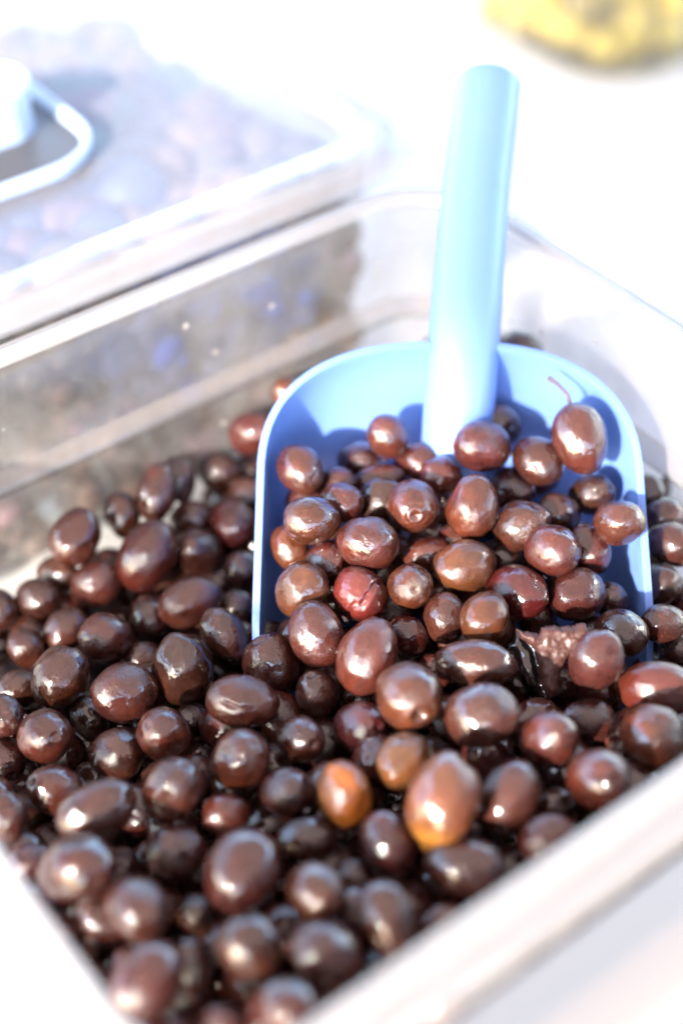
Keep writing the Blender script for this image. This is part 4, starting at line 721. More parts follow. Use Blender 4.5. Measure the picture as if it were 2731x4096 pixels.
 (0.06953, 0.40225, -0.07279, -0.062, 0.371, -0.926, 0.00785, 'P', ''),
 (0.08222, 0.38681, -0.07002, 0.211, 0.961, 0.177, 0.00846, 'B', ''),
 (-0.06016, 0.45793, -0.10669, 0.213, -0.558, -0.802, 0.00971, 'P', ''),
 (0.04485, 0.36512, -0.09479, -0.336, -0.209, -0.918, 0.00789, 'R', ''),
 (0.01969, 0.33977, -0.07114, -0.061, -0.743, 0.666, 0.00955, 'B', ''),
 (0.08091, 0.3193, -0.07917, 0.712, 0.441, 0.547, 0.00805, 'R', ''),
 (0.04669, 0.33475, -0.09555, 0.04, 0.784, 0.619, 0.00812, 'B', ''),
 (-0.10558, 0.41896, -0.13678, 0.588, 0.189, -0.786, 0.00881, 'R', ''),
 (0.04833, 0.29836, -0.08462, -0.407, 0.831, -0.379, 0.00801, 'B', ''),
 (0.07311, 0.40199, -0.12573, -0.821, -0.157, -0.548, 0.00811, 'R', ''),
 (0.09368, 0.35514, -0.0813, 0.91, -0.253, -0.328, 0.00811, 'B', ''),
 (-0.02862, 0.2659, -0.07199, -0.349, -0.898, 0.266, 0.00883, 'B', ''),
 (-0.10522, 0.42371, -0.11934, 0.433, -0.495, -0.753, 0.00909, 'R', ''),
 (-0.09716, 0.31147, -0.11095, -0.652, 0.03, 0.758, 0.00981, 'R', ''),
 (-0.02616, 0.45374, -0.11876, -0.751, -0.016, -0.661, 0.0088, 'D', ''),
 (0.01897, 0.35571, -0.08121, 0.645, -0.609, -0.462, 0.00823, 'P', ''),
 (0.02528, 0.3707, -0.09051, 0.268, 0.017, 0.963, 0.00785, 'R', ''),
 (0.06089, 0.26604, -0.11943, -0.289, 0.113, 0.951, 0.00955, 'D', ''),
 (-0.1063, 0.3933, -0.11471, 0.832, 0.306, 0.464, 0.00812, 'D', ''),
 (-0.04859, 0.30055, -0.11333, -0.884, -0.142, -0.447, 0.00882, 'R', ''),
 (-0.0254, 0.28807, -0.11334, -0.053, 0.825, 0.563, 0.00965, 'P', ''),
 (0.02767, 0.29516, -0.10602, 0.043, 0.147, 0.988, 0.00987, 'P', ''),
 (0.05799, 0.27705, -0.10256, 0.884, 0.189, -0.428, 0.00849, 'B', ''),
 (-0.03915, 0.44524, -0.11683, 0.21, 0.868, -0.45, 0.00846, 'D', ''),
 (0.007, 0.42299, -0.12807, -0.073, -0.997, 0.021, 0.00963, 'D', ''),
 (-0.03865, 0.46607, -0.11561, -0.445, 0.871, 0.206, 0.00914, 'B', ''),
 (0.00462, 0.3576, -0.09799, 0.095, -0.711, 0.697, 0.00855, 'B', ''),
 (0.06537, 0.40847, -0.105, 0.209, -0.753, 0.623, 0.00834, 'D', ''),
 (0.06049, 0.47256, -0.0676, -0.161, -0.18, 0.97, 0.00903, 'B', ''),
 (0.0325, 0.42804, -0.09661, 0.179, -0.1, 0.979, 0.00941, 'P', ''),
 (-0.104, 0.4066, -0.12146, -0.657, -0.573, -0.49, 0.0083, 'R', ''),
 (0.02226, 0.29399, -0.08946, 0.482, -0.363, 0.797, 0.00905, 'B', ''),
 (0.06908, 0.34346, -0.09132, 0.263, 0.01, 0.965, 0.00848, 'B', ''),
 (0.09258, 0.39373, -0.11869, 0.959, 0.166, -0.232, 0.00841, 'B', ''),
 (0.0954, 0.28989, -0.12291, -0.166, 0.731, 0.661, 0.00822, 'R', ''),
 (-0.07436, 0.26971, -0.09808, 0.033, 0.597, 0.802, 0.0097, 'R', ''),
 (0.01664, 0.48562, -0.08753, 0.156, -0.208, 0.966, 0.00907, 'R', ''),
 (-0.08203, 0.24559, -0.12699, 0.366, -0.902, -0.228, 0.0093, 'D', ''),
 (-0.08047, 0.27791, -0.11715, 0.455, -0.633, -0.626, 0.00972, 'R', ''),
 (0.00046, 0.31389, -0.09769, -0.592, -0.348, -0.727, 0.00901, 'P', ''),
 (-0.05165, 0.40534, -0.13417, -0.967, 0.245, -0.07, 0.00876, 'B', ''),
 (-0.08772, 0.3644, -0.11654, 0.674, -0.24, -0.699, 0.00825, 'P', ''),
 (0.03578, 0.37906, -0.08548, 0.628, 0.443, 0.64, 0.00753, 'B', ''),
 (-0.07048, 0.35764, -0.11111, -0.392, 0.918, 0.063, 0.00863, 'P', ''),
 (0.07434, 0.26305, -0.10627, -0.774, 0.597, -0.211, 0.00822, 'R', ''),
 (-0.07711, 0.34119, -0.10545, -0.82, -0.513, -0.255, 0.00903, 'B', ''),
 (0.11013, 0.31251, -0.105, 0.16, 0.933, -0.323, 0.0089, 'R', ''),
 (0.11134, 0.32633, -0.07778, 0.198, 0.107, 0.974, 0.00856, 'B', ''),
 (-0.06746, 0.41158, -0.13636, -0.02, -0.811, 0.584, 0.00976, 'D', ''),
 (-0.04722, 0.45078, -0.0966, -0.594, -0.221, 0.774, 0.00812, 'R', ''),
 (-0.11814, 0.34825, -0.11405, -0.672, -0.374, -0.639, 0.00881, 'R', ''),
 (0.04253, 0.51121, -0.09578, 0.034, 0.765, -0.643, 0.00819, 'D', ''),
 (0.00639, 0.40373, -0.11842, 0.186, 0.025, 0.982, 0.00913, 'R', ''),
 (-0.11844, 0.34098, -0.09112, -0.784, 0.558, -0.274, 0.00912, 'R', ''),
 (0.0398, 0.45809, -0.07628, 0.769, -0.479, 0.423, 0.00935, 'R', ''),
 (-0.03784, 0.25281, -0.12995, -0.025, -0.968, 0.251, 0.0082, 'B', ''),
 (-0.10399, 0.33583, -0.11572, 0.993, 0.047, 0.106, 0.00866, 'R', ''),
 (-0.06742, 0.21968, -0.08381, -0.096, 0.936, -0.339, 0.00859, 'R', ''),
 (0.09835, 0.30664, -0.12142, 0.574, -0.768, 0.286, 0.00821, 'B', ''),
 (0.02012, 0.22882, -0.08736, 0.227, -0.945, -0.234, 0.00824, 'B', ''),
 (0.08578, 0.31852, -0.0955, 0.754, 0.347, -0.559, 0.00943, 'B', ''),
 (0.01677, 0.4183, -0.06311, 0.093, -0.1, -0.991, 0.00742, 'D', ''),
 (-0.10305, 0.37667, -0.12685, 0.613, -0.754, 0.235, 0.00967, 'P', ''),
 (-0.11995, 0.40056, -0.13222, 0.366, 0.927, -0.079, 0.00808, 'B', ''),
 (-0.04577, 0.23481, -0.10002, -0.066, -0.627, -0.776, 0.00969, 'D', ''),
 (-0.01193, 0.35332, -0.10293, -0.115, -0.1, -0.988, 0.00754, 'B', ''),
 (0.09066, 0.35364, -0.10006, 0.665, -0.322, -0.674, 0.00777, 'D', ''),
 (-0.08629, 0.43465, -0.13722, -0.762, 0.629, 0.155, 0.00899, 'B', ''),
 (-0.01035, 0.27956, -0.11155, -0.215, -0.585, -0.782, 0.00937, 'B', ''),
 (0.06113, 0.32971, -0.09314, 0.118, 0.988, 0.102, 0.0075, 'D', ''),
 (0.06638, 0.29062, -0.11805, 0.777, -0.606, -0.173, 0.00883, 'R', ''),
 (0.02824, 0.52121, -0.09678, -0.425, -0.535, -0.73, 0.00985, 'D', ''),
 (0.02341, 0.25559, -0.11091, -0.858, -0.246, 0.45, 0.00937, 'B', ''),
 (0.00184, 0.45199, -0.09912, 0.098, 0.928, 0.359, 0.00842, 'D', ''),
 (-0.12227, 0.40967, -0.11471, -0.18, 0.908, -0.379, 0.00811, 'R', ''),
 (-0.0599, 0.25004, -0.11046, 0.483, -0.857, 0.179, 0.00799, 'D', ''),
 (0.02181, 0.44721, -0.09043, -0.384, 0.837, -0.389, 0.00853, 'B', ''),
 (-0.10405, 0.28702, -0.12338, -0.285, -0.954, -0.089, 0.00913, 'D', ''),
 (-0.06049, 0.31262, -0.10924, -0.554, -0.822, 0.127, 0.00802, 'R', ''),
 (0.09476, 0.41223, -0.12649, 0.995, -0.005, 0.097, 0.00964, 'D', ''),
 (0.00317, 0.36994, -0.12799, -0.118, 0.076, -0.99, 0.00864, 'D', ''),
 (0.05005, 0.4396, -0.09354, -0.278, 0.594, -0.755, 0.00918, 'B', ''),
 (0.00268, 0.36893, -0.0813, 0.92, -0.386, 0.071, 0.00824, 'D', ''),
 (0.00918, 0.26259, -0.08441, 0.815, 0.321, 0.483, 0.00848, 'R', ''),
 (-0.10332, 0.30469, -0.12848, 0.651, -0.567, 0.506, 0.00875, 'B', ''),
 (-0.01628, 0.33302, -0.1201, -0.655, 0.732, 0.186, 0.00951, 'B', ''),
 (0.03028, 0.40307, -0.10942, -0.912, 0.368, 0.18, 0.00815, 'P', ''),
 (0.07591, 0.35128, -0.10323, 0.116, 0.899, -0.422, 0.00791, 'R', ''),
 (0.0516, 0.37643, -0.08542, -0.702, 0.496, -0.511, 0.00833, 'P', ''),
 (-0.1062, 0.3938, -0.13064, 0.162, -0.651, -0.741, 0.00799, 'R', ''),
 (-0.00951, 0.37942, -0.12334, -0.166, -0.839, -0.518, 0.00853, 'R', ''),
 (0.07533, 0.46206, -0.08107, 0.625, 0.399, 0.671, 0.0082, 'R', ''),
 (0.10457, 0.40863, -0.10385, -0.509, -0.24, 0.826, 0.008, 'R', ''),
 (-0.0542, 0.24649, -0.12933, 0.66, 0.751, 0.012, 0.00968, 'B', ''),
 (0.10425, 0.29445, -0.0878, 0.918, 0.321, -0.232, 0.00813, 'P', ''),
 (0.01706, 0.43261, -0.09166, -0.558, 0.076, -0.826, 0.00824, 'P', ''),
 (-0.08978, 0.42872, -0.11904, -0.05, 0.898, -0.438, 0.00828, 'D', ''),
 (-0.04073, 0.40969, -0.11088, 0.44, -0.842, -0.311, 0.0082, 'D', ''),
 (0.09511, 0.37632, -0.12658, 0.07, -0.71, -0.701, 0.00972, 'R', ''),
 (-0.0723, 0.34099, -0.12515, 0.677, -0.155, -0.719, 0.00899, 'R', ''),
 (0.11749, 0.29726, -0.11127, -0.104, -0.606, 0.788, 0.00825, 'D', ''),
 (-0.09382, 0.26623, -0.09277, 0.087, -0.668, 0.739, 0.00839, 'R', ''),
 (0.00064, 0.45614, -0.08336, -0.957, 0.281, -0.074, 0.00946, 'D', ''),
 (0.11748, 0.35269, -0.12342, -0.711, -0.405, 0.575, 0.00937, 'P', ''),
 (-0.01216, 0.34004, -0.09557, -0.621, 0.104, -0.777, 0.00811, 'D', ''),
 (0.07075, 0.47007, -0.10624, -0.091, -0.53, 0.843, 0.00922, 'R', ''),
 (-0.01642, 0.47096, -0.08673, -0.784, 0.054, -0.619, 0.00943, 'D', ''),
 (-0.05751, 0.40138, -0.11792, 0.505, 0.857, -0.099, 0.00823, 'D', ''),
 (0.01266, 0.23313, -0.10099, -0.533, 0.684, -0.498, 0.00935, 'R', ''),
 (-0.08354, 0.3308, -0.11648, 0.555, -0.322, 0.767, 0.00891, 'R', ''),
 (-0.05143, 0.34778, -0.11414, 0.727, -0.551, 0.409, 0.0092, 'B', ''),
 (0.01416, 0.38185, -0.08476, -0.819, -0.552, -0.156, 0.00738, 'B', ''),
 (0.08656, 0.34162, -0.10725, -0.846, 0.323, 0.425, 0.00792, 'B', ''),
 (-0.00991, 0.38002, -0.08336, -0.781, 0.255, -0.569, 0.00769, 'R', ''),
 (0.06656, 0.41228, -0.062, 0.12, 0.872, 0.475, 0.00731, 'B', ''),
 (0.00349, 0.3933, -0.07768, 0.953, 0.296, -0.061, 0.00813, 'R', ''),
 (-0.01238, 0.3956, -0.07495, -0.132, 0.675, -0.726, 0.00838, 'B', ''),
 (0.0375, 0.34172, -0.10746, 0.587, -0.542, 0.602, 0.00767, 'R', ''),
 (0.13489, 0.37166, -0.09028, 0.79, 0.373, -0.487, 0.00909, 'R', ''),
 (-0.15076, 0.36983, -0.10505, -0.191, 0.641, 0.744, 0.00831, 'B', ''),
 (-0.04183, 0.18581, -0.07675, 0.152, 0.638, -0.755, 0.00877, 'B', ''),
 (0.14581, 0.35162, -0.08583, 0.926, 0.364, -0.097, 0.00979, 'D', ''),
 (0.12171, 0.34042, -0.08208, -0.432, 0.131, -0.892, 0.00812, 'P', ''),
 (0.11685, 0.2904, -0.0765, -0.005, 0.816, 0.578, 0.00826, 'B', ''),
 (-0.16967, 0.37486, -0.09958, 0.364, 0.864, 0.348, 0.00843, 'D', ''),
 (0.15273, 0.32175, -0.07399, -0.363, -0.097, 0.927, 0.00798, 'B', ''),
 (-0.16734, 0.35649, -0.10576, 0.321, 0.541, -0.778, 0.00959, 'B', ''),
 (-0.0285, 0.20559, -0.107, 0.168, -0.499, 0.85, 0.00917, 'B', ''),
 (-0.01372, 0.40177, -0.13333, 0.487, -0.782, -0.389, 0.0094, 'D', ''),
 (-0.00258, 0.48779, -0.1163, -0.166, 0.968, -0.191, 0.00847, 'P', ''),
 (-0.08966, 0.36338, -0.13592, 0.701, 0.063, -0.71, 0.00841, 'D', ''),
 (-0.06148, 0.45391, -0.12959, -0.13, -0.712, 0.69, 0.00919, 'P', ''),
 (0.04344, 0.31296, -0.0991, 0.318, -0.887, -0.335, 0.00896, 'D', ''),
 (0.17686, 0.3366, -0.11503, 0.026, 0.883, 0.468, 0.00833, 'R', ''),
 (0.15923, 0.35004, -0.11845, 0.475, 0.864, -0.164, 0.0088, 'D', ''),
 (-0.00647, 0.32339, -0.11059, 0.697, -0.528, -0.486, 0.00799, 'B', ''),
 (0.12435, 0.38104, -0.12748, 0.252, 0.931, 0.265, 0.00887, 'B', ''),
 (0.01008, 0.4792, -0.12237, 0.43, 0.877, -0.215, 0.00905, 'R', ''),
 (-0.0036, 0.20461, -0.10062, 0.868, 0.152, -0.473, 0.00948, 'B', ''),
 (0.04154, 0.28017, -0.10262, 0.493, 0.87, 0.025, 0.00896, 'B', ''),
 (0.06495, 0.31884, -0.10768, -0.168, 0.47, -0.866, 0.00924, 'P', ''),
 (0.02825, 0.50308, -0.10217, -0.385, 0.876, -0.289, 0.00815, 'B', ''),
 (-0.03843, 0.27718, -0.12046, 0.474, 0.272, -0.838, 0.00944, 'P', ''),
 (-0.12547, 0.31569, -0.13189, -0.458, -0.499, 0.735, 0.0097, 'B', ''),
 (-0.11971, 0.33756, -0.12869, -0.403, 0.254, -0.879, 0.00902, 'B', ''),
 (0.00491, 0.28558, -0.10846, 0.427, 0.893, -0.143, 0.00822, 'R', ''),
 (0.13468, 0.34935, -0.11959, 0.236, 0.567, 0.789, 0.00853, 'B', ''),
 (-0.12494, 0.35498, -0.13619, -0.916, -0.075, 0.394, 0.00976, 'B', ''),
 (-0.08248, 0.2961, -0.12032, 0.591, -0.11, -0.799, 0.00959, 'P', ''),
 (0.08477, 0.43981, -0.10583, 0.119, -0.515, -0.849, 0.00915, 'B', ''),
 (-0.12779, 0.36843, -0.12607, 0.472, -0.488, 0.734, 0.0084, 'P', ''),
 (0.01198, 0.49159, -0.10263, -0.745, -0.665, 0.045, 0.00854, 'R', ''),
 (-0.02315, 0.32101, -0.10083, -0.78, 0.184, -0.598, 0.00801, 'R', ''),
 (-0.14633, 0.3251, -0.11833, 0.592, -0.76, 0.267, 0.00926, 'D', ''),
 (-0.06404, 0.27968, -0.10789, -0.957, -0.285, -0.061, 0.00905, 'P', ''),
 (-0.07229, 0.44666, -0.11078, 0.774, -0.41, 0.482, 0.00826, 'B', ''),
 (-0.07525, 0.37313, -0.12528, 0.251, -0.16, 0.955, 0.0084, 'R', ''),
 (-0.01418, 0.47029, -0.10919, 0.507, 0.859, 0.073, 0.00893, 'D', ''),
 (-0.08859, 0.34589, -0.12215, -0.413, -0.89, -0.192, 0.00864, 'B', ''),
 (-0.02566, 0.19647, -0.09081, 0.831, 0.176, -0.528, 0.00917, 'B', ''),
 (-0.08928, 0.41423, -0.12683, 0.073, 0.873, 0.483, 0.00817, 'R', ''),
 (-0.11831, 0.28864, -0.09151, -0.289, -0.956, -0.052, 0.00862, 'B', ''),
 (0.02526, 0.46949, -0.10239, 0.759, 0.524, 0.387, 0.00853, 'D', ''),
 (-0.01503, 0.42963, -0.11244, -0.501, -0.842, -0.199, 0.00821, 'B', ''),
 (-0.03026, 0.41077, -0.12519, 0.678, -0.658, -0.327, 0.00912, 'D', ''),
 (-0.05083, 0.26377, -0.12324, 0.59, -0.479, 0.649, 0.00951, 'P', ''),
 (-0.03346, 0.3234, -0.11454, 0.443, -0.555, 0.704, 0.00956, 'R', ''),
 (-0.10476, 0.32504, -0.12785, 0.978, -0.133, 0.161, 0.00929, 'P', ''),
 (-0.00674, 0.44428, -0.1301, 0.452, -0.348, 0.821, 0.0086, 'B', ''),
 (-0.04191, 0.4358, -0.13221, 0.328, -0.235, 0.915, 0.00937, 'R', ''),
 (0.0578, 0.42489, -0.10636, 0.162, -0.462, 0.872, 0.00901, 'B', ''),
 (-0.04492, 0.34782, -0.13259, -0.359, -0.732, 0.579, 0.00899, 'R', ''),
 (-0.06625, 0.2335, -0.10718, 0.797, 0.024, -0.604, 0.00938, 'B', ''),
 (-0.01328, 0.29975, -0.10376, 0.595, 0.603, 0.532, 0.00878, 'R', ''),
 (0.13124, 0.29998, -0.10521, 0.603, -0.386, -0.698, 0.00856, 'B', ''),
 (0.00505, 0.30121, -0.10786, 0.985, -0.145, -0.095, 0.00845, 'B', ''),
 (-0.04026, 0.1839, -0.0998, 0.937, -0.112, -0.331, 0.00937, 'B', ''),
 (0.03028, 0.42275, -0.11654, 0.043, 0.599, -0.8, 0.00909, 'B', ''),
 (-0.06632, 0.29436, -0.11572, -0.058, 0.549, 0.834, 0.00848, 'D', ''),
 (-0.03142, 0.45467, -0.13457, -0.769, 0.531, -0.355, 0.00821, 'B', ''),
 (0.00601, 0.44491, -0.11671, 0.227, -0.153, 0.962, 0.00839, 'B', ''),
 (-0.0729, 0.32467, -0.13066, -0.518, -0.819, 0.247, 0.0092, 'D', ''),
 (0.01877, 0.45357, -0.12381, 0.235, -0.19, 0.953, 0.00967, 'B', ''),
 (0.0012, 0.46607, -0.1275, -0.539, -0.382, 0.751, 0.00919, 'B', ''),
 (0.13956, 0.39417, -0.12197, -0.717, 0.694, -0.067, 0.00963, 'B', ''),
 (-0.02375, 0.42388, -0.13658, -0.75, 0.639, 0.168, 0.00864, 'D', ''),
 (-0.03678, 0.2588, -0.11144, 0.979, -0.151, 0.135, 0.00878, 'R', ''),
 (-0.0203, 0.37057, -0.13053, 0.305, -0.44, 0.845, 0.00805, 'B', ''),
 (0.15222, 0.31769, -0.09879, 0.551, -0.634, -0.543, 0.00876, 'D', ''),
 (0.15507, 0.34402, -0.10247, 0.655, -0.404, 0.639, 0.00833, 'P', ''),
 (-0.15222, 0.38788, -0.12868, 0.185, -0.359, -0.915, 0.00821, 'P', ''),
 (-0.12773, 0.33002, -0.11589, -0.229, 0.254, -0.94, 0.00867, 'D', ''),
 (0.16065, 0.36611, -0.09463, -0.539, -0.625, -0.565, 0.00802, 'B', ''),
 (0.06837, 0.42646, -0.09275, -0.115, -0.944, -0.31, 0.00835, 'D', ''),
 (0.04818, 0.33471, -0.07703, 0.812, -0.549, -0.199, 0.00838, 'B', ''),
 (0.00205, 0.42952, -0.1125, 0.931, -0.103, -0.35, 0.00866, 'R', ''),
 (0.0026, 0.25713, -0.099, 0.233, -0.431, 0.872, 0.00848, 'B', ''),
 (0.1789, 0.33819, -0.09227, 0.967, 0.252, 0.028, 0.00914, 'D', ''),
 (0.11888, 0.33676, -0.10094, -0.71, 0.373, 0.597, 0.00831, 'P', ''),
 (-0.17485, 0.36465, -0.12359, -0.659, 0.749, 0.069, 0.00945, 'B', ''),
 (-0.05707, 0.22032, -0.09862, -0.176, -0.708, -0.684, 0.00841, 'D', ''),
 (0.0271, 0.48148, -0.11334, -0.601, -0.784, -0.155, 0.00815, 'R', ''),
 (-0.06654, 0.26873, -0.12619, -0.358, -0.09, 0.93, 0.00867, 'P', ''),
 (-0.12548, 0.2956, -0.11738, -0.35, -0.215, 0.912, 0.00962, 'B', ''),
 (-0.08531, 0.31327, -0.12865, -0.962, 0.002, 0.275, 0.00917, 'B', ''),
 (0.16272, 0.33292, -0.11052, 0.089, -0.46, -0.883, 0.00833, 'R', ''),
 (-0.07586, 0.35755, -0.1291, 0.626, 0.702, -0.339, 0.00904, 'B', ''),
 (0.00641, 0.31467, -0.11732, 0.065, 0.915, -0.397, 0.0086, 'R', ''),
 (-0.02181, 0.24949, -0.10398, 0.805, -0.492, -0.332, 0.00872, 'D', ''),
 (-0.08437, 0.39595, -0.1333, 0.423, -0.068, 0.903, 0.00821, 'B', ''),
 (-0.05275, 0.20471, -0.10763, -0.081, -0.366, 0.927, 0.00877, 'P', ''),
 (-0.04438, 0.36618, -0.1281, -0.587, 0.807, -0.069, 0.00889, 'D', ''),
 (-0.10602, 0.35601, -0.12691, -0.179, 0.764, -0.62, 0.00862, 'R', ''),
 (0.14388, 0.37323, -0.1241, -0.704, -0.478, -0.525, 0.00923, 'D', ''),
 (-0.0205, 0.18476, -0.10262, -0.635, -0.689, 0.35, 0.00938, 'B', ''),
 (0.13201, 0.32784, -0.11608, 0.617, 0.711, 0.337, 0.0085, 'D', ''),
 (0.01688, 0.43361, -0.11896, -0.813, 0.564, 0.145, 0.00904, 'R', ''),
 (-0.01022, 0.39411, -0.1155, 0.726, -0.618, 0.302, 0.00958, 'P', ''),
 (-0.00846, 0.2359, -0.09787, 0.092, 0.233, 0.968, 0.00965, 'D', ''),
 (-0.05486, 0.33206, -0.13286, -0.713, -0.347, 0.61, 0.00937, 'P', ''),
 (0.04509, 0.43686, -0.11371, -0.478, 0.212, -0.852, 0.00936, 'D', ''),
 (0.08333, 0.3222, -0.11585, 0.779, 0.617, -0.11, 0.00933, 'R', ''),
 (-0.16736, 0.37082, -0.13774, -0.294, -0.895, -0.335, 0.0081, 'P', ''),
 (0.06942, 0.4451, -0.10871, -0.079, 0.261, 0.962, 0.00812, 'B', ''),
 (-0.02296, 0.43961, -0.12898, 0.686, -0.482, 0.545, 0.00955, 'B', ''),
 (0.12411, 0.41495, -0.11245, 0.117, -0.952, 0.281, 0.00834, 'D', ''),
 (0.04112, 0.47338, -0.09529, 0.353, -0.648, -0.675, 0.0092, 'P', ''),
 (0.01836, 0.2186, -0.10613, -0.551, 0.296, -0.78, 0.00831, 'D', ''),
 (-0.09588, 0.33813, -0.13398, 0.134, -0.491, 0.86, 0.00857, 'B', ''),
 (-0.15502, 0.34577, -0.13378, 0.674, -0.639, -0.371, 0.00852, 'B', ''),
 (0.0099, 0.50253, -0.12073, 0.547, -0.586, 0.598, 0.00983, 'B', ''),
 (0.1621, 0.36353, -0.10973, -0.801, 0.484, 0.352, 0.00873, 'R', ''),
 (0.15223, 0.3226, -0.11747, -0.986, 0.027, 0.165, 0.00872, 'B', ''),
 (0.05238, 0.48928, -0.08836, 0.871, -0.296, 0.391, 0.00827, 'R', ''),
 (0.10136, 0.32858, -0.11472, 0.188, 0.468, 0.864, 0.00917, 'R', ''),
 (0.03183, 0.24456, -0.10036, 0.145, -0.965, 0.218, 0.00889, 'D', ''),
 (-0.13849, 0.33585, -0.13074, 0.068, -0.314, -0.947, 0.00886, 'B', ''),
 (0.17083, 0.34902, -0.10459, 0.348, 0.338, -0.875, 0.00868, 'B', ''),
 (0.00429, 0.25828, -0.11863, 0.82, -0.153, 0.552, 0.00861, 'B', ''),
 (0.09, 0.45542, -0.09997, 0.254, 0.95, 0.184, 0.00822, 'R', ''),
 (0.09604, 0.42603, -0.11571, 0.357, -0.65, 0.671, 0.0094, 'D', ''),
 (0.06643, 0.45878, -0.09437, -0.483, -0.67, -0.564, 0.00811, 'R', ''),
 (-0.04445, 0.21929, -0.10932, -0.563, -0.167, 0.809, 0.00902, 'B', ''),
 (0.08196, 0.42438, -0.10237, 0.631, 0.746, -0.213, 0.00803, 'B', ''),
 (0.04513, 0.40919, -0.10762, 0.922, 0.241, 0.304, 0.00891, 'P', ''),
 (-0.13855, 0.35448, -0.12272, -0.459, 0.874, -0.16, 0.00979, 'R', ''),
 (-0.07418, 0.43112, -0.11431, -0.236, 0.149, 0.96, 0.00833, 'P', ''),
 (-0.02246, 0.21201, -0.08031, -0.63, -0.287, 0.722, 0.00908, 'R', ''),
 (-0.11482, 0.36519, -0.11526, 0.053, -0.148, 0.987, 0.00882, 'D', ''),
 (0.11679, 0.36803, -0.10609, 0.293, -0.131, -0.947, 0.00982, 'D', ''),
 (0.14067, 0.31107, -0.08258, 0.334, -0.12, 0.935, 0.00859, 'B', ''),
 (-0.0381, 0.36539, -0.10386, -0.624, 0.614, 0.483, 0.00889, 'D', ''),
 (0.13845, 0.35906, -0.10174, -0.235, 0.378, -0.896, 0.00944, 'B', ''),
 (-0.09752, 0.27645, -0.10901, 0.532, 0.665, 0.523, 0.00871, 'B', ''),
 (0.12143, 0.32122, -0.09659, -0.662, 0.286, 0.693, 0.00857, 'B', ''),
 (-0.14876, 0.37236, -0.12424, -0.077, -0.774, 0.628, 0.00965, 'B', ''),
 (0.01591, 0.42335, -0.10609, -0.416, -0.087, -0.905, 0.00903, 'R', ''),
 (0.12811, 0.39969, -0.10905, 0.345, 0.677, -0.65, 0.00921, 'D', ''),
 (-0.04826, 0.20136, -0.09196, 0.688, 0.725, -0.01, 0.00892, 'P', ''),
 (0.07161, 0.44213, -0.08676, 0.126, 0.979, 0.16, 0.00836, 'D', ''),
 (0.12369, 0.29989, -0.09005, 0.172, -0.381, -0.909, 0.00891, 'D', ''),
 (-0.14236, 0.32113, -0.13361, -0.552, 0.742, -0.379, 0.00824, 'B', ''),
 (0.01028, 0.21127, -0.12037, -0.349, 0.526, 0.776, 0.00893, 'D', ''),
 (0.05085, 0.3175, -0.12226, 0.473, -0.118, 0.873, 0.00938, 'B', ''),
 (0.04297, 0.33465, -0.12163, 0.205, -0.383, 0.901, 0.00944, 'D', ''),
 (0.01464, 0.47332, -0.1371, -0.539, 0.662, 0.522, 0.00826, 'R', ''),
 (-0.00172, 0.24124, -0.11892, 0.674, 0.331, -0.66, 0.00976, 'R', ''),
 (0.05668, 0.47111, -0.08937, -0.062, 0.272, 0.96, 0.00851, 'D', ''),
 (-0.02508, 0.38773, -0.13716, 0.689, -0.476, 0.547, 0.00883, 'R', ''),
 (-0.03084, 0.30463, -0.11476, -0.823, -0.443, -0.355, 0.00905, 'R', ''),
 (0.01275, 0.27215, -0.1078, 0.065, 0.676, 0.734, 0.00801, 'B', ''),
 (-0.06669, 0.30805, -0.12645, 0.921, 0.367, 0.129, 0.0086, 'B', ''),
 (-0.09234, 0.26799, -0.12641, -0.041, -0.831, 0.555, 0.00853, 'B', ''),
 (0.03457, 0.51566, -0.11137, -0.606, -0.251, 0.755, 0.00819, 'R', ''),
 (-0.04832, 0.31547, -0.1225, 0.325, 0.895, -0.306, 0.00877, 'P', ''),
 (-0.14056, 0.39673, -0.13203, 0.49, -0.871, -0.02, 0.00798, 'R', ''),
 (0.03377, 0.46304, -0.11347, -0.048, -0.916, 0.399, 0.00845, 'R', ''),
 (0.13216, 0.31508, -0.10783, -0.67, -0.377, -0.639, 0.00828, 'D', ''),
 (-0.01485, 0.31107, -0.11723, 0.03, 0.239, 0.971, 0.00892, 'R', ''),
 (-0.07823, 0.24617, -0.10704, 0.649, -0.613, -0.451, 0.00921, 'R', ''),
 (-0.01888, 0.22375, -0.10465, 0.812, -0.538, -0.229, 0.00819, 'B', ''),
 (-0.13487, 0.31316, -0.11306, -0.134, -0.731, -0.669, 0.00919, 'D', ''),
 (0.02212, 0.44911, -0.10624, -0.202, -0.227, -0.953, 0.00837, 'B', ''),
 (-0.00845, 0.44895, -0.11503, -0.21, -0.74, 0.639, 0.0082, 'R', ''),
 (-0.05521, 0.43947, -0.12236, 0.853, 0.142, 0.503, 0.00857, 'B', ''),
 (0.03709, 0.4565, -0.09549, 0.642, -0.675, -0.364, 0.00976, 'R', ''),
 (-0.16072, 0.35422, -0.12117, 0.429, -0.584, -0.69, 0.00886, 'B', ''),
 (-0.01267, 0.2671, -0.09843, 0.811, -0.326, -0.486, 0.00822, 'P', ''),
 (0.00547, 0.21811, -0.08584, -0.131, 0.699, 0.703, 0.00971, 'D', ''),
 (-0.0799, 0.38955, -0.11894, 0.447, -0.059, 0.893, 0.00876, 'R', ''),
 (-0.12786, 0.38592, -0.13145, 0.296, -0.951, 0.087, 0.00843, 'B', ''),
 (-0.01053, 0.41465, -0.11735, -0.317, 0.939, 0.134, 0.0094, 'R', ''),
 (-0.03357, 0.21805, -0.09627, -0.683, 0.718, -0.135, 0.00953, 'B', ''),
 (-0.02703, 0.18075, -0.0871, -0.064, 0.408, 0.911, 0.00855, 'D', ''),
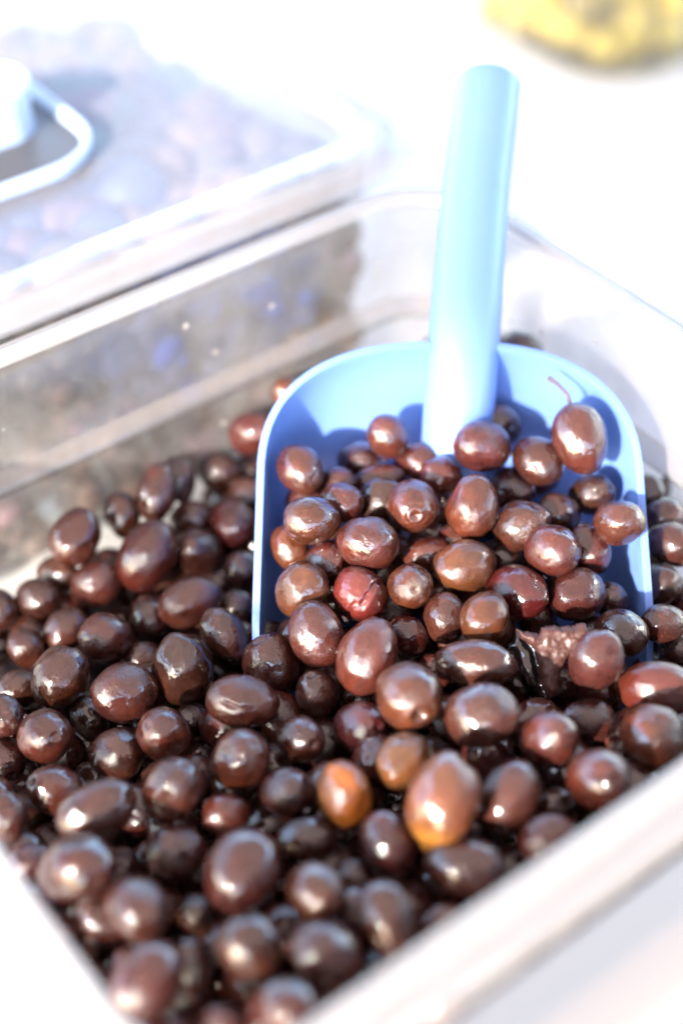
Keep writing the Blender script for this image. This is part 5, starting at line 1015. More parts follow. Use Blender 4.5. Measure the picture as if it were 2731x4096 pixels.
 (-0.04397, 0.29783, -0.13081, -0.048, -0.26, 0.964, 0.00861, 'B', ''),
 (-0.01428, 0.2952, -0.12626, 0.693, -0.683, 0.23, 0.00798, 'B', ''),
 (0.05104, 0.39568, -0.12766, 0.68, -0.59, 0.436, 0.00967, 'B', ''),
 (-0.03373, 0.23388, -0.12864, -0.028, 1.0, -0.003, 0.00898, 'B', ''),
 (0.06408, 0.49209, -0.10282, 0.418, -0.652, -0.633, 0.00929, 'R', ''),
 (0.03094, 0.49726, -0.1217, -0.634, -0.751, 0.186, 0.00956, 'B', ''),
 (0.07145, 0.4385, -0.12309, 0.829, 0.011, 0.56, 0.00934, 'B', ''),
 (-0.02139, 0.25667, -0.12278, 0.253, 0.967, -0.001, 0.00932, 'B', ''),
 (0.07177, 0.29266, -0.13418, -0.904, 0.287, 0.318, 0.00866, 'D', ''),
 (0.03786, 0.52224, -0.12625, 0.607, -0.754, -0.25, 0.00983, 'B', ''),
 (0.07173, 0.41797, -0.13159, -0.946, 0.208, -0.247, 0.00823, 'D', ''),
 (0.01093, 0.27206, -0.13134, 0.244, -0.1, -0.965, 0.00987, 'B', ''),
 (0.02395, 0.33299, -0.12082, 0.119, -0.852, -0.51, 0.00874, 'B', ''),
 (-0.01695, 0.27826, -0.13093, 0.719, -0.567, -0.402, 0.00884, 'P', ''),
 (0.04101, 0.28849, -0.12033, -0.364, -0.926, -0.1, 0.00911, 'R', ''),
 (0.01665, 0.22841, -0.12446, 0.079, 0.668, 0.74, 0.00901, 'R', ''),
 (0.00329, 0.40869, -0.13429, 0.883, 0.035, 0.468, 0.008, 'R', ''),
 (0.10685, 0.43714, -0.13469, 0.23, -0.826, -0.515, 0.00855, 'D', ''),
 (-0.01655, 0.32391, -0.13361, -0.843, 0.5, 0.196, 0.00847, 'R', ''),
 (0.05275, 0.45434, -0.10934, -0.723, -0.628, -0.287, 0.00936, 'B', ''),
 (0.17071, 0.35125, -0.13175, 0.935, 0.345, -0.084, 0.00877, 'P', ''),
 (-0.03086, 0.2155, -0.12489, 0.582, 0.709, -0.398, 0.00935, 'D', ''),
 (0.04227, 0.48319, -0.11107, 0.832, 0.45, 0.325, 0.00831, 'P', ''),
 (0.02971, 0.31392, -0.11371, 0.62, 0.785, -0.001, 0.00946, 'B', ''),
 (0.03171, 0.25319, -0.13123, 0.429, 0.081, 0.9, 0.00898, 'B', ''),
 (-0.03168, 0.19726, -0.13123, 0.427, -0.88, 0.206, 0.00985, 'D', ''),
 (0.1406, 0.31066, -0.13093, 0.382, 0.923, -0.043, 0.00933, 'B', ''),
 (0.1332, 0.33992, -0.13729, 0.458, -0.889, 0.018, 0.0088, 'B', ''),
 (0.02659, 0.48216, -0.12979, 0.666, 0.614, -0.423, 0.00942, 'R', ''),
 (-0.05998, 0.22625, -0.12264, -0.118, 0.737, -0.666, 0.0085, 'B', ''),
 (0.15401, 0.36307, -0.13649, 0.1, -0.709, -0.698, 0.00925, 'D', ''),
 (0.01867, 0.30153, -0.11927, 0.203, -0.213, -0.956, 0.00863, 'D', ''),
 (0.05906, 0.3817, -0.12023, -0.964, -0.044, -0.263, 0.00832, 'B', ''),
 (0.0388, 0.40886, -0.12416, -0.962, 0.179, -0.207, 0.00867, 'R', ''),
 (-0.04512, 0.28107, -0.13559, -0.657, -0.403, -0.638, 0.00833, 'B', ''),
 (0.03348, 0.44922, -0.13728, 0.061, -0.155, -0.986, 0.0085, 'R', ''),
 (-0.0542, 0.20561, -0.1329, 0.745, 0.511, -0.428, 0.00841, 'B', ''),
 (0.09451, 0.44386, -0.12408, 0.115, 0.505, 0.855, 0.00956, 'B', ''),
 (0.02098, 0.42662, -0.13764, -0.717, 0.328, 0.615, 0.00932, 'D', ''),
 (0.04645, 0.49835, -0.10831, 0.781, 0.614, 0.114, 0.00837, 'P', ''),
 (0.03393, 0.38768, -0.12524, 0.204, 0.446, 0.871, 0.00801, 'D', ''),
 (-0.03283, 0.33529, -0.13425, 0.77, -0.131, 0.624, 0.00807, 'R', ''),
 (0.02491, 0.51705, -0.13691, -0.476, -0.868, -0.143, 0.00853, 'B', ''),
 (0.11086, 0.41791, -0.12438, 0.612, -0.698, 0.372, 0.00899, 'B', ''),
 (-0.00175, 0.33503, -0.13358, 0.168, -0.04, -0.985, 0.00921, 'B', ''),
 (0.07177, 0.31018, -0.12772, 0.03, -0.207, -0.978, 0.00945, 'R', ''),
 (-0.00321, 0.22291, -0.12022, 0.063, -0.84, -0.539, 0.00985, 'D', ''),
 (-0.03821, 0.1882, -0.11832, 0.011, 0.887, 0.461, 0.00866, 'B', ''),
 (-0.02558, 0.3096, -0.1371, -0.963, 0.246, 0.111, 0.00932, 'B', ''),
 (0.03966, 0.43275, -0.12965, -0.632, 0.217, 0.744, 0.00914, 'R', ''),
 (0.02396, 0.35855, -0.13436, 0.254, 0.679, 0.689, 0.00854, 'P', ''),
 (0.10206, 0.39969, -0.13701, -0.799, -0.424, 0.427, 0.00872, 'D', ''),
 (0.17027, 0.33042, -0.12957, -0.259, -0.752, -0.607, 0.00804, 'B', ''),
 (0.07504, 0.28028, -0.10968, 0.921, 0.346, 0.178, 0.008, 'R', ''),
 (0.11515, 0.32577, -0.13056, -0.844, 0.502, 0.19, 0.00825, 'D', ''),
 (-0.06839, 0.28292, -0.13468, 0.636, 0.68, 0.365, 0.00958, 'R', ''),
 (-0.09353, 0.29113, -0.13776, 0.001, 0.675, -0.737, 0.00921, 'B', ''),
 (0.0183, 0.28387, -0.12069, -0.387, -0.667, 0.637, 0.00885, 'R', ''),
 (-0.00187, 0.31961, -0.13796, -0.97, -0.22, 0.107, 0.00832, 'B', ''),
 (0.05664, 0.42001, -0.12329, -0.458, -0.854, -0.245, 0.00819, 'B', ''),
 (0.15408, 0.32092, -0.13561, 0.789, 0.603, -0.117, 0.00805, 'B', ''),
 (0.02434, 0.40065, -0.12635, 0.443, -0.203, 0.873, 0.00966, 'R', ''),
 (-0.01497, 0.49214, -0.12951, -0.155, 0.963, 0.221, 0.00803, 'D', ''),
 (0.0841, 0.46178, -0.11504, -0.563, 0.55, -0.616, 0.00886, 'D', ''),
 (0.1185, 0.31259, -0.12252, 0.254, 0.264, 0.93, 0.00835, 'B', ''),
 (0.03049, 0.46643, -0.12818, -0.186, -0.979, 0.086, 0.0083, 'R', ''),
 (0.01511, 0.38075, -0.1244, -0.58, 0.196, -0.79, 0.00867, 'P', ''),
 (0.15725, 0.34371, -0.13771, -0.164, -0.067, 0.984, 0.0086, 'D', ''),
 (0.07478, 0.33241, -0.12615, 0.504, 0.395, 0.768, 0.00819, 'P', ''),
 (0.00876, 0.50668, -0.13721, -0.805, -0.505, 0.313, 0.00842, 'R', ''),
 (-0.04344, 0.24258, -0.11664, -0.881, -0.045, -0.471, 0.00847, 'R', ''),
 (0.09507, 0.33174, -0.13147, -0.765, -0.404, 0.502, 0.00818, 'R', ''),
 (-0.11798, 0.29317, -0.13192, 0.979, -0.1, -0.177, 0.00833, 'B', ''),
 (0.08646, 0.31948, -0.1361, 0.652, -0.165, -0.74, 0.00897, 'P', ''),
 (-0.00656, 0.48008, -0.13658, -0.452, 0.471, -0.758, 0.00983, 'P', ''),
 (0.0445, 0.37007, -0.12863, -0.633, 0.036, 0.773, 0.00889, 'R', ''),
 (0.00038, 0.30615, -0.12983, 0.993, -0.053, -0.108, 0.00884, 'R', ''),
 (-0.0074, 0.2014, -0.11922, -0.068, 0.558, -0.827, 0.0094, 'D', ''),
 (0.13697, 0.35941, -0.13753, -0.17, -0.892, 0.42, 0.00899, 'D', ''),
 (0.03975, 0.23414, -0.12248, -0.329, 0.827, -0.457, 0.00925, 'R', ''),
 (-0.01947, 0.18453, -0.12408, -0.367, -0.205, -0.907, 0.00983, 'R', ''),
 (0.12108, 0.3985, -0.13779, -0.457, 0.765, -0.454, 0.00908, 'R', ''),
 (0.00665, 0.46954, -0.10595, 0.849, 0.14, 0.51, 0.00908, 'D', ''),
 (-0.03037, 0.42704, -0.12126, 0.022, 0.998, 0.053, 0.00854, 'R', ''),
 (0.02983, 0.31244, -0.08291, 0.686, -0.716, 0.128, 0.00815, 'D', ''),
 (-0.11422, 0.31295, -0.1193, 0.546, 0.096, 0.832, 0.00853, 'B', ''),
 (0.14004, 0.37937, -0.10963, 0.609, -0.587, -0.533, 0.00816, 'R', ''),
 (0.13855, 0.34066, -0.10579, -0.166, -0.984, 0.057, 0.00953, 'R', ''),
 (-0.05233, 0.42418, -0.12202, 0.4, -0.49, -0.775, 0.00851, 'R', ''),
 (-0.0054, 0.19593, -0.07927, -0.314, -0.655, -0.687, 0.00845, 'B', ''),
 (-0.07006, 0.39883, -0.1266, -0.294, 0.551, 0.781, 0.00802, 'D', ''),
 (0.12379, 0.35059, -0.1041, 0.97, -0.085, 0.226, 0.00818, 'B', ''),
 (-0.15202, 0.34029, -0.11228, 0.395, 0.607, -0.689, 0.00798, 'D', ''),
 (0.13031, 0.30226, -0.06706, -0.801, 0.23, -0.553, 0.00884, 'P', ''),
 (0.12738, 0.38801, -0.09727, 0.723, 0.468, 0.509, 0.00863, 'B', ''),
 (-0.13324, 0.34541, -0.09516, 0.59, 0.283, -0.757, 0.00844, 'R', ''),
 (-0.17614, 0.36154, -0.09149, -0.777, -0.039, -0.629, 0.00822, 'D', ''),
 (-0.13743, 0.36959, -0.09636, 0.275, -0.921, -0.275, 0.00856, 'P', ''),
 (0.12771, 0.3564, -0.08622, -0.806, -0.078, -0.586, 0.00907, 'D', ''),
 (0.13999, 0.38877, -0.08113, -0.917, 0.396, 0.042, 0.00874, 'B', ''),
 (0.15972, 0.36682, -0.07725, 0.076, -0.327, 0.942, 0.00938, 'B', ''),
 (0.00976, 0.24752, -0.10836, -0.485, -0.093, -0.869, 0.00824, 'R', ''),
 (-0.02943, 0.28864, -0.12948, 0.807, -0.045, 0.588, 0.00813, 'B', ''),
 (0.05627, 0.30231, -0.11761, 0.281, -0.115, -0.953, 0.00812, 'D', ''),
 (0.14637, 0.33276, -0.12937, -0.962, 0.062, -0.266, 0.00854, 'R', ''),
 (-0.0719, 0.44264, -0.13606, -0.998, 0.043, 0.048, 0.00879, 'R', ''),
 (-0.04813, 0.2313, -0.13611, 0.6, -0.753, -0.269, 0.00907, 'B', ''),
 (-0.01368, 0.46441, -0.13419, -0.819, 0.557, -0.137, 0.00826, 'B', ''),
 (0.00326, 0.28751, -0.12839, 0.257, 0.791, 0.556, 0.00928, 'R', ''),
 (0.11185, 0.3437, -0.1379, 0.027, 0.925, 0.38, 0.00811, 'D', ''),
 (-0.00572, 0.26308, -0.13156, -0.77, -0.367, 0.523, 0.00974, 'D', ''),
 (0.00833, 0.43807, -0.13572, -0.227, -0.726, -0.649, 0.00906, 'D', ''),
 (-0.02103, 0.22779, -0.1196, -0.178, -0.984, 0.01, 0.00853, 'B', ''),
 (0.01988, 0.5198, -0.11803, 0.967, -0.251, 0.05, 0.00908, 'D', ''),
 (0.14834, 0.38296, -0.13726, 0.724, -0.232, -0.65, 0.00869, 'P', ''),
 (0.0912, 0.42694, -0.13515, -0.341, -0.933, 0.119, 0.00917, 'D', ''),
 (0.12134, 0.36584, -0.13587, -0.878, -0.248, 0.409, 0.00945, 'B', ''),
 (0.00749, 0.25361, -0.13441, -0.661, 0.106, 0.742, 0.00821, 'B', ''),
 (0.05059, 0.27637, -0.12843, 0.369, -0.692, -0.62, 0.00856, 'B', ''),
 (0.09722, 0.36093, -0.13472, -0.665, -0.74, -0.096, 0.00865, 'D', ''),
 (0.07749, 0.36223, -0.13081, 0.673, 0.369, -0.641, 0.00803, 'R', ''),
 (0.00527, 0.39007, -0.13457, -0.304, 0.904, 0.302, 0.00874, 'B', ''),
 (0.0122, 0.32705, -0.1336, 0.734, 0.677, -0.063, 0.00839, 'D', ''),
 (0.03257, 0.27554, -0.11566, -0.85, -0.31, -0.426, 0.00851, 'P', ''),
 (0.02611, 0.23751, -0.114, 0.649, 0.429, -0.629, 0.00833, 'P', ''),
 (-0.00305, 0.2576, -0.07731, -0.562, 0.827, 0.03, 0.00802, 'R', ''),
 (0.15309, 0.37821, -0.0878, -0.967, -0.253, 0.012, 0.00845, 'B', ''),
 (-0.00346, 0.41731, -0.0995, -0.649, -0.738, 0.185, 0.00804, 'R', ''),
 (0.12588, 0.31396, -0.07852, -0.68, 0.17, -0.713, 0.00834, 'B', ''),
 (0.16357, 0.35117, -0.08927, -0.733, 0.661, 0.16, 0.00969, 'D', ''),
 (-0.15154, 0.3389, -0.09326, -0.027, 0.532, 0.846, 0.00937, 'B', ''),
 (0.13668, 0.3294, -0.07959, -0.623, -0.713, 0.321, 0.00891, 'D', ''),
 (-0.07336, 0.43294, -0.09704, 0.174, -0.979, 0.106, 0.00853, 'P', ''),
 (-0.05974, 0.43538, -0.10365, 0.61, -0.707, 0.358, 0.00813, 'R', ''),
 (-0.14503, 0.35603, -0.09786, 0.472, 0.646, -0.6, 0.00867, 'B', ''),
 (-0.147, 0.38753, -0.10642, 0.753, 0.447, 0.483, 0.00929, 'R', ''),
 (0.16794, 0.33659, -0.07689, -0.917, -0.142, 0.373, 0.0096, 'P', ''),
 (-0.00709, 0.43481, -0.09706, 0.307, 0.257, 0.917, 0.00954, 'B', ''),
 (0.15179, 0.33247, -0.08676, -0.274, 0.839, 0.47, 0.00983, 'P', ''),
 (-0.03397, 0.28326, -0.08725, -0.776, 0.454, -0.438, 0.00815, 'B', ''),
 (-0.03123, 0.17739, -0.06782, -0.339, -0.117, -0.933, 0.00799, 'B', ''),
 (-0.10318, 0.36619, -0.09237, -0.981, 0.033, -0.192, 0.0086, 'B', ''),
 (-0.06331, 0.38272, -0.10836, 0.092, 0.974, -0.207, 0.00858, 'D', ''),
 (0.04529, 0.39713, -0.07467, -0.863, -0.434, 0.257, 0.00796, 'B', ''),
 (0.05857, 0.38765, -0.07489, -0.804, 0.498, 0.326, 0.00758, 'R', ''),
 (0.05102, 0.35042, -0.09708, -0.9, -0.424, -0.102, 0.00787, 'R', ''),
 (0.08394, 0.40151, -0.06849, -0.134, -0.975, -0.178, 0.00753, 'P', ''),
 (0.03145, 0.35621, -0.10006, 0.448, 0.879, 0.162, 0.00812, 'D', ''),
 (0.06508, 0.34, -0.10836, 0.935, 0.336, 0.109, 0.00824, 'B', ''),
 (0.00726, 0.34127, -0.10393, 0.834, 0.388, 0.391, 0.00727, 'B', ''),
 (0.08536, 0.33838, -0.09135, -0.826, -0.424, -0.372, 0.00809, 'B', ''),
 (-0.13153, 0.32836, -0.09737, 0.2, 0.278, 0.94, 0.00808, 'B', ''),
 (0.13223, 0.40243, -0.0906, 0.377, 0.913, 0.158, 0.00844, 'D', ''),
 (-0.02629, 0.19333, -0.07391, -0.977, 0.212, -0.005, 0.00928, 'D', ''),
 (-0.00719, 0.19726, -0.0589, -0.583, -0.794, 0.172, 0.00914, 'B', ''),
 (-0.12468, 0.3586, -0.10303, -0.374, 0.905, -0.202, 0.00912, 'R', ''),
 (-0.12366, 0.3096, -0.09974, 0.979, 0.093, 0.182, 0.0098, 'B', ''),
 (-0.08102, 0.36274, -0.10056, 0.073, 0.847, 0.526, 0.00863, 'R', ''),
]
SO=(0.03892,0.39081,-0.05003)
SX=(1.0,0.0,0.0)
SY=(0.00000,0.85717,0.51504)
SN=(0.00000,-0.51504,0.85717)

def jitter(c, r):
    k = r.uniform(.85, 1.18); return (c[0]*k*r.uniform(.92, 1.10), c[1]*k*r.uniform(.9, 1.15), c[2]*k*r.uniform(.85, 1.2), 1)
rc = random.Random(21)
CAMUP = Vector((0, math.sin(Rd(TILT)), math.cos(Rd(TILT))))
for (x, y, z, ax, ay, az, q, p, col, sp, lab) in OLIVES:
    me = SPECIAL.get(sp) or MESH[rc.randrange(20)]
    spin = rc.uniform(0, 6.28)
    if sp == 'split': spin = spin_for((ax, ay, az), Vector((-.25, 0, 0))+CAMV*.9-CAMUP*.2)
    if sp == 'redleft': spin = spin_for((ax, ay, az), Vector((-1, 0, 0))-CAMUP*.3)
    if sp == 'crim': spin = spin_for((ax, ay, az), CAMV)-math.pi/2
    if sp == 'slit': spin = spin_for((ax, ay, az), CAMV)+.6
    s = q*rc.uniform(.97, 1.03)
    o = bpy.data.objects.new('olive', me); COL.objects.link(o)
    o.matrix_world = Matrix.Translation((x, y, z)) @ orient((ax, ay, az), spin) @ Matrix.Diagonal((q, s, p, 1))
    o.color = jitter(OLIVE_COL[col], rc)
    tag(o, lab, 'olive', 'olives heaped in the pan')
    if sp == 'stem':
        # thin curved stem at its upper end, carried as a part
        tip = Vector((x, y, z)) + Vector((ax, ay, az))*p*.97
        pts = [Vector((0, 0, -.001)), Vector((-.0012, 0, 0))+CAMUP*.0035, Vector((-.0048, 0, 0))+CAMUP*.0072, Vector((-.0082, 0, 0))+CAMUP*.0096]
        bm = bmesh.new(); loops = []
        for i_, pp in enumerate(pts):
            rr_ = [.0009, .0007, .0007, .0010][i_]; d = (pts[min(i_+1, 3)]-pts[max(i_-1, 0)]).normalized(); u = d.cross(CAMV).normalized(); w = d.cross(u)
            loops.append([tip+pp+u*rr_*math.cos(t_*.785)+w*rr_*math.sin(t_*.785) for t_ in range(8)])
        loft(bm, loops, True, True, True)
        st = mobj('stem', bm, M_STEM); st.parent = o; st.matrix_parent_inverse = o.matrix_world.inverted()
NB_IND = 159
rest = bmesh.new()
for i, (x, y, z, ax, ay, az, q, col, lab) in enumerate(BURIED):
    mw = Matrix.Translation((x, y, z)) @ orient((ax, ay, az), rc.uniform(0, 6.28)) @ Matrix.Diagonal((q, q*rc.uniform(.96, 1.04), q*rc.uniform(1.06, 1.22), 1))
    if i < NB_IND:
        o = bpy.data.objects.new('olive', MESH[rc.randrange(20)]); COL.objects.link(o); o.matrix_world = mw
        o.color = jitter(OLIVE_COL[col], rc)
        tag(o, lab, 'olive', 'olives buried under the top layer')
    else:
        n0 = len(rest.verts); rest.from_mesh(MLOW[i % 6]); rest.verts.ensure_lookup_table()
        for v in rest.verts[n0:]: v.co = mw @ v.co
o = mobj('buried_olives', rest, M_OLIVE); o.color = (.04, .017, .013, 1)
tag(o, 'deepest olives glimpsed in the dark gaps of the heap', 'olives', kind='stuff')

# ------------------------------------------------------------------ torn olive
SOv, SXv, SYv, SNv = Vector(SO), Vector(SX), Vector(SY), Vector(SN)
FPX = 3536.0
FV = -CAMV
def unproj(X, Y, depth):
    return Vector((0, 0, CAM_H)) + (Vector((1, 0, 0))*(X-784)/FPX + FV - CAMUP*(Y-1176)/FPX)*depth
TZ = .517
tc_ = unproj(1225, 1530, TZ+.004)
torn = empty('torn_olive', tc_); tag(torn, 'torn dark olive with ragged pink-brown flesh laid open, right of centre', 'olive')
bm = bmesh.new(); me = olive_mesh(77, '', 48, 30); bm.from_mesh(me)
mw = Matrix.Translation(unproj(1222, 1532, TZ+.008)) @ orient(tuple(CAMUP*.9+Vector((-.35, 0, 0))), 1.0) @ Matrix.Diagonal((.0075, .0060, .0112, 1))
for v in bm.verts:
    v.co = mw @ (v.co*(1+.10*noise.noise(v.co*3)))
put(mobj('skin', bm, M_SKINDARK), torn)
def lump_poly(px, depth, thick, res=.00040, nz=.0011, seed=1.0, edge=.0025):
    """a solid ragged slab: outline given on a plane facing up to the viewer, domed and roughened, with real thickness"""
    P2 = [((X-1225)*depth/FPX, -(Y-1530)*depth/FPX) for X, Y in px]
    def inside(a, b):
        c = False
        for i in range(len(P2)):
            (x1, y1), (x2, y2) = P2[i], P2[i-1]
            if (y1 > b) != (y2 > b) and a < (x2-x1)*(b-y1)/(y2-y1)+x1: c = not c
        return c
    def dist(a, b):
        m_ = 9
        for i in range(len(P2)):
            (x1, y1), (x2, y2) = P2[i], P2[i-1]; dx, dy = x2-x1, y2-y1
            t_ = max(0, min(1, ((a-x1)*dx+(b-y1)*dy)/(dx*dx+dy*dy+1e-12))); m_ = min(m_, math.hypot(a-x1-t_*dx, b-y1-t_*dy))
        return m_
    xs = [p_[0] for p_ in P2]; ys = [p_[1] for p_ in P2]; cells = {}
    bm = bmesh.new(); vt = {}; vb = {}
    c0 = unproj(1225, 1530, depth)
    def vert(i, j, top):
        d_ = vt if top else vb
        if (i, j) not in d_:
            a, b = i*res, j*res; wob = noise.noise(Vector((a*400, b*400, seed)))*.0005
            ins = dist(a, b); k = min(1, ins/edge); k = math.sqrt(max(0, 1-(1-k)**2))
            h = thick*(.25+.75*k)+nz*(.8*noise.noise(Vector((a*260, b*260, seed+3)))+.35*noise.noise(Vector((a*650, b*650, seed+9))))
            d_[(i, j)] = bm.verts.new(c0+Vector((1, 0, 0))*(a+wob)+CAMUP*(b+wob)+CAMV*(h if top else -thick*.3))
        return d_[(i, j)]
    for i in range(int(min(xs)/res)-1, int(max(xs)/res)+2):
        for j in range(int(min(ys)/res)-1, int(max(ys)/res)+2):
            if inside((i+.5)*res, (j+.5)*res): cells[(i, j)] = 1
    for (i, j) in cells:
        bm.faces.new((vert(i, j, 1), vert(i+1, j, 1), vert(i+1, j+1, 1), vert(i, j+1, 1)))
        bm.faces.new((vert(i, j+1, 0), vert(i+1, j+1, 0), vert(i+1, j, 0), vert(i, j, 0)))
        for (di, dj, p1, p2) in ((-1, 0, (0, 1), (0, 0)), (1, 0, (1, 0), (1, 1)), (0, -1, (0, 0), (1, 0)), (0, 1, (1, 1), (0, 1))):
            if (i+di, j+dj) not in cells:
                A_, B_ = (i+p1[0], j+p1[1]), (i+p2[0], j+p2[1])
                bm.faces.new((vert(*B_, 1), vert(*A_, 1), vert(*A_, 0), vert(*B_, 0)))
    return bm
c8 = lambda l: [(1108.6+x*.2929, 1263+y*.2929) for x, y in l]
flesh = c8([(250, 620), (330, 640), (440, 655), (460, 612), (560, 585), (620, 606), (700, 596), (790, 568), (828, 628), (775, 720), (705, 790), (645, 860), (612, 950), (585, 1110), (510, 1165), (450, 1060), (432, 900), (405, 780), (300, 690)])
put(mobj('flesh', lump_poly(flesh, TZ-.004, .0042), M_FLESH), torn)
flap = c8([(205, 745), (255, 640), (330, 680), (410, 780), (440, 900), (455, 1070), (500, 1160), (400, 1095), (275, 985), (225, 860)])
put(mobj('skin_flap', lump_poly(flap, TZ+.002, .0036, .0007, .0003, 5, .004), M_SKINDARK), torn)

# ------------------------------------------------------------------ blue scoop
sc = empty('scoop', SOv+SYv*(-.05)); tag(sc, 'light blue plastic scoop stuck upright in the olives and filled with them', 'scoop')
def S(x, y, n): return SOv + SXv*x + SYv*y + SNv*n
HWID, TOPY, CY = .0680, .0763, .0240
def outline(wi, bi, n=2.5, m=40):
    """inverted U: left mouth up and round to the right mouth; wi, bi are the insets at the sides and the back"""
    pts = []
    ys = [-.085, -.070, -.055, -.040, -.027, -.012, .005, .016]
    hw = HWID-wi; ty = TOPY-bi-CY
    fl = lambda y: hw+.0008*max(0, (CY-y)/.05)
    for y in ys: pts.append((-fl(y), y))
    for i in range(m+1):
        t_ = math.pi*i/m; c_, s_ = math.cos(t_), math.sin(t_)
        pts.append((-hw*math.copysign(abs(c_)**(2/n), c_), CY+ty*abs(s_)**(2/n)))
    for y in reversed(ys): pts.append((fl(y), y))
    return pts
DEP = .037
bm = bmesh.new(); loops = []
NS = 14
for k in range(NS+1):
    u = k/NS; ph = u*math.pi/2
    ins = (1-math.cos(ph))**1.0; dd = math.sin(ph)
    slope = u*.25
    wi = .0095*(.72*ins+.28*u); bi = .030*(.62*ins+.38*u); dn = -DEP*(dd*.86+u*.14)
    l = []
    for (x, y) in outline(wi, bi):
        cut = 0 if y > -.030 else min(1, (-.030-y)/.05)*(.028)      # the side walls sink towards the mouth
        l.append(S(x, y, min(0, dn) if dn < -cut else -cut-.0005*u))
    loops.append(l)
vl = loft(bm, loops, False)
# floor: bridge opposite points of the last loop
last = vl[-1]; n = len(last)
for i in range(n//2-1):
    a_, b_, c_, d_ = last[i], last[i+1], last[n-2-i], last[n-1-i]
    if len({a_, b_, c_, d_}) == 4: bm.faces.new((a_, d_, c_, b_))
    elif len({a_, b_, c_, d_}) == 3: bm.faces.new([v for i_, v in enumerate((a_, d_, c_, b_)) if v not in (a_, d_, c_, b_)[:i_]])
bmesh.ops.recalc_face_normals(bm, faces=bm.faces[:])
bowl = mobj('bowl', bm, M_SCOOP); put(bowl, sc)
md = bowl.modifiers.new('wall', 'SOLIDIFY'); md.thickness = .0026; md.offset = 0; md.use_even_offset = True; md.use_rim = True
mb = bowl.modifiers.new('soft', 'BEVEL'); mb.width = .0009; mb.segments = 3; mb.limit_method = 'ANGLE'; mb.angle_limit = Rd(50)
# handle: a tapered round grip running down into the bowl
path = [((.0024, .014, -.0400), .0125), ((.0030, .026, -.0345), .0128), ((.0038, .040, -.0265), .0131), ((.0048, .055, -.0165), .0133), ((.0058, .070, -.0080), .0134), ((.0072, .088, -.0035), .0133), ((.0090, .108, -.0020), .0131),
        ((.0120, .140, -.001), .0128), ((.0155, .166, 0), .0126), ((.0170, .1785, 0), .0127), ((.01765, .1830, 0), .0128), ((.0179, .1850, 0), .0124), ((.0180, .1862, 0), .0110), ((.0181, .1868, 0), .0080)]
bm = bmesh.new(); loops = []
for i, (c_, r_) in enumerate(path):
    p0 = Vector(path[max(0, i-1)][0]); p1 = Vector(path[min(len(path)-1, i+1)][0]); d = (p1-p0).normalized()
    if i >= 8: d = Vector((.105, .9945, 0))
    u = d.cross(Vector((0, 0, 1))).normalized(); w = u.cross(d)
    loops.append([S(*(Vector(c_)+u*r_*math.cos(2*math.pi*j/40)+w*r_*math.sin(2*math.pi*j/40))) for j in range(40)])
loft(bm, loops, True, True, True); bmesh.ops.recalc_face_normals(bm, faces=bm.faces[:])
put(mobj('handle', bm, M_SCOOP), sc)

# ------------------------------------------------------------------ contents of the lidded pan (blurred through its lid)
bm = bmesh.new(); r2 = random.Random(4)
mats = [plain('pale_mix_%d' % i, c, .5, .4, var=.15, bscale=60) for i, c in enumerate([(.27, .13, .15), (.21, .14, .22), (.10, .13, .30), (.28, .18, .14), (.20, .17, .18), (.17, .11, .13), (.14, .18, .15)])]
for i in range(420):
    a = r2.uniform(E1A+.02, .367); b = r2.uniform(.492, .680); z = -.036+r2.uniform(-.008, .004); s = r2.uniform(.011, .017)
    n0 = len(bm.verts); f0 = len(bm.faces); bm.from_mesh(MLOW[i % 6]); bm.verts.ensure_lookup_table(); bm.faces.ensure_lookup_table()
    mw = Matrix.Translation(W(a, b, z)) @ Matrix.Rotation(r2.uniform(0, 6), 4, 'X') @ Matrix.Rotation(r2.uniform(0, 6), 4, 'Y') @ Matrix.Scale(s, 4)
    for v in bm.verts[n0:]: v.co = mw @ v.co
    ci = int((noise.noise(Vector((a*18, b*18, 2)))*.5+.5)*9+r2.uniform(-.3, .3)) % 7
    for f_ in bm.faces[f0:]: f_.material_index = ci
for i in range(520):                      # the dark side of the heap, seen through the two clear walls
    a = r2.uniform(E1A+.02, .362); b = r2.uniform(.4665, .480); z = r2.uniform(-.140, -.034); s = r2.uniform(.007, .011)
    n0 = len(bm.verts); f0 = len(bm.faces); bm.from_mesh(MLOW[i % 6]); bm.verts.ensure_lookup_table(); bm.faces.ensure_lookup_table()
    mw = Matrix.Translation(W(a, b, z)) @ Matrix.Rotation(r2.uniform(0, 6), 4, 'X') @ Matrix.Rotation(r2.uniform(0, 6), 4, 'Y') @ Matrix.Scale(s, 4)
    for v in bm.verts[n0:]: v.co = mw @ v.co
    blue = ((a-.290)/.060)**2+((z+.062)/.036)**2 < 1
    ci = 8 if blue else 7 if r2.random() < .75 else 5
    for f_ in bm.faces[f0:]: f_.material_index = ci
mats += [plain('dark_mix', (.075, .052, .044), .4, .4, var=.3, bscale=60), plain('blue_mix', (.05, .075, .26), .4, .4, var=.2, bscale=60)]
o = mobj('mixed_contents', bm, mats); tag(o, 'pale pink, mauve and blue mixed contents blurred under the clear lid', 'food', kind='stuff')
# floor filler under them
bm = bmesh.new(); l = rrect(nrect[0]+.006, nrect[1]-.006, nrect[2]+.006, nrect[3]-.006, .024, -.042); bm.faces.new([bm.verts.new(p) for p in l]); 
o = mobj('liquid', bm, plain('cloudy_liquid', (.16, .14, .15), .2), smooth=False); tag(o, 'cloudy liquid under the mixed contents of the lidded pan', 'liquid', kind='stuff')

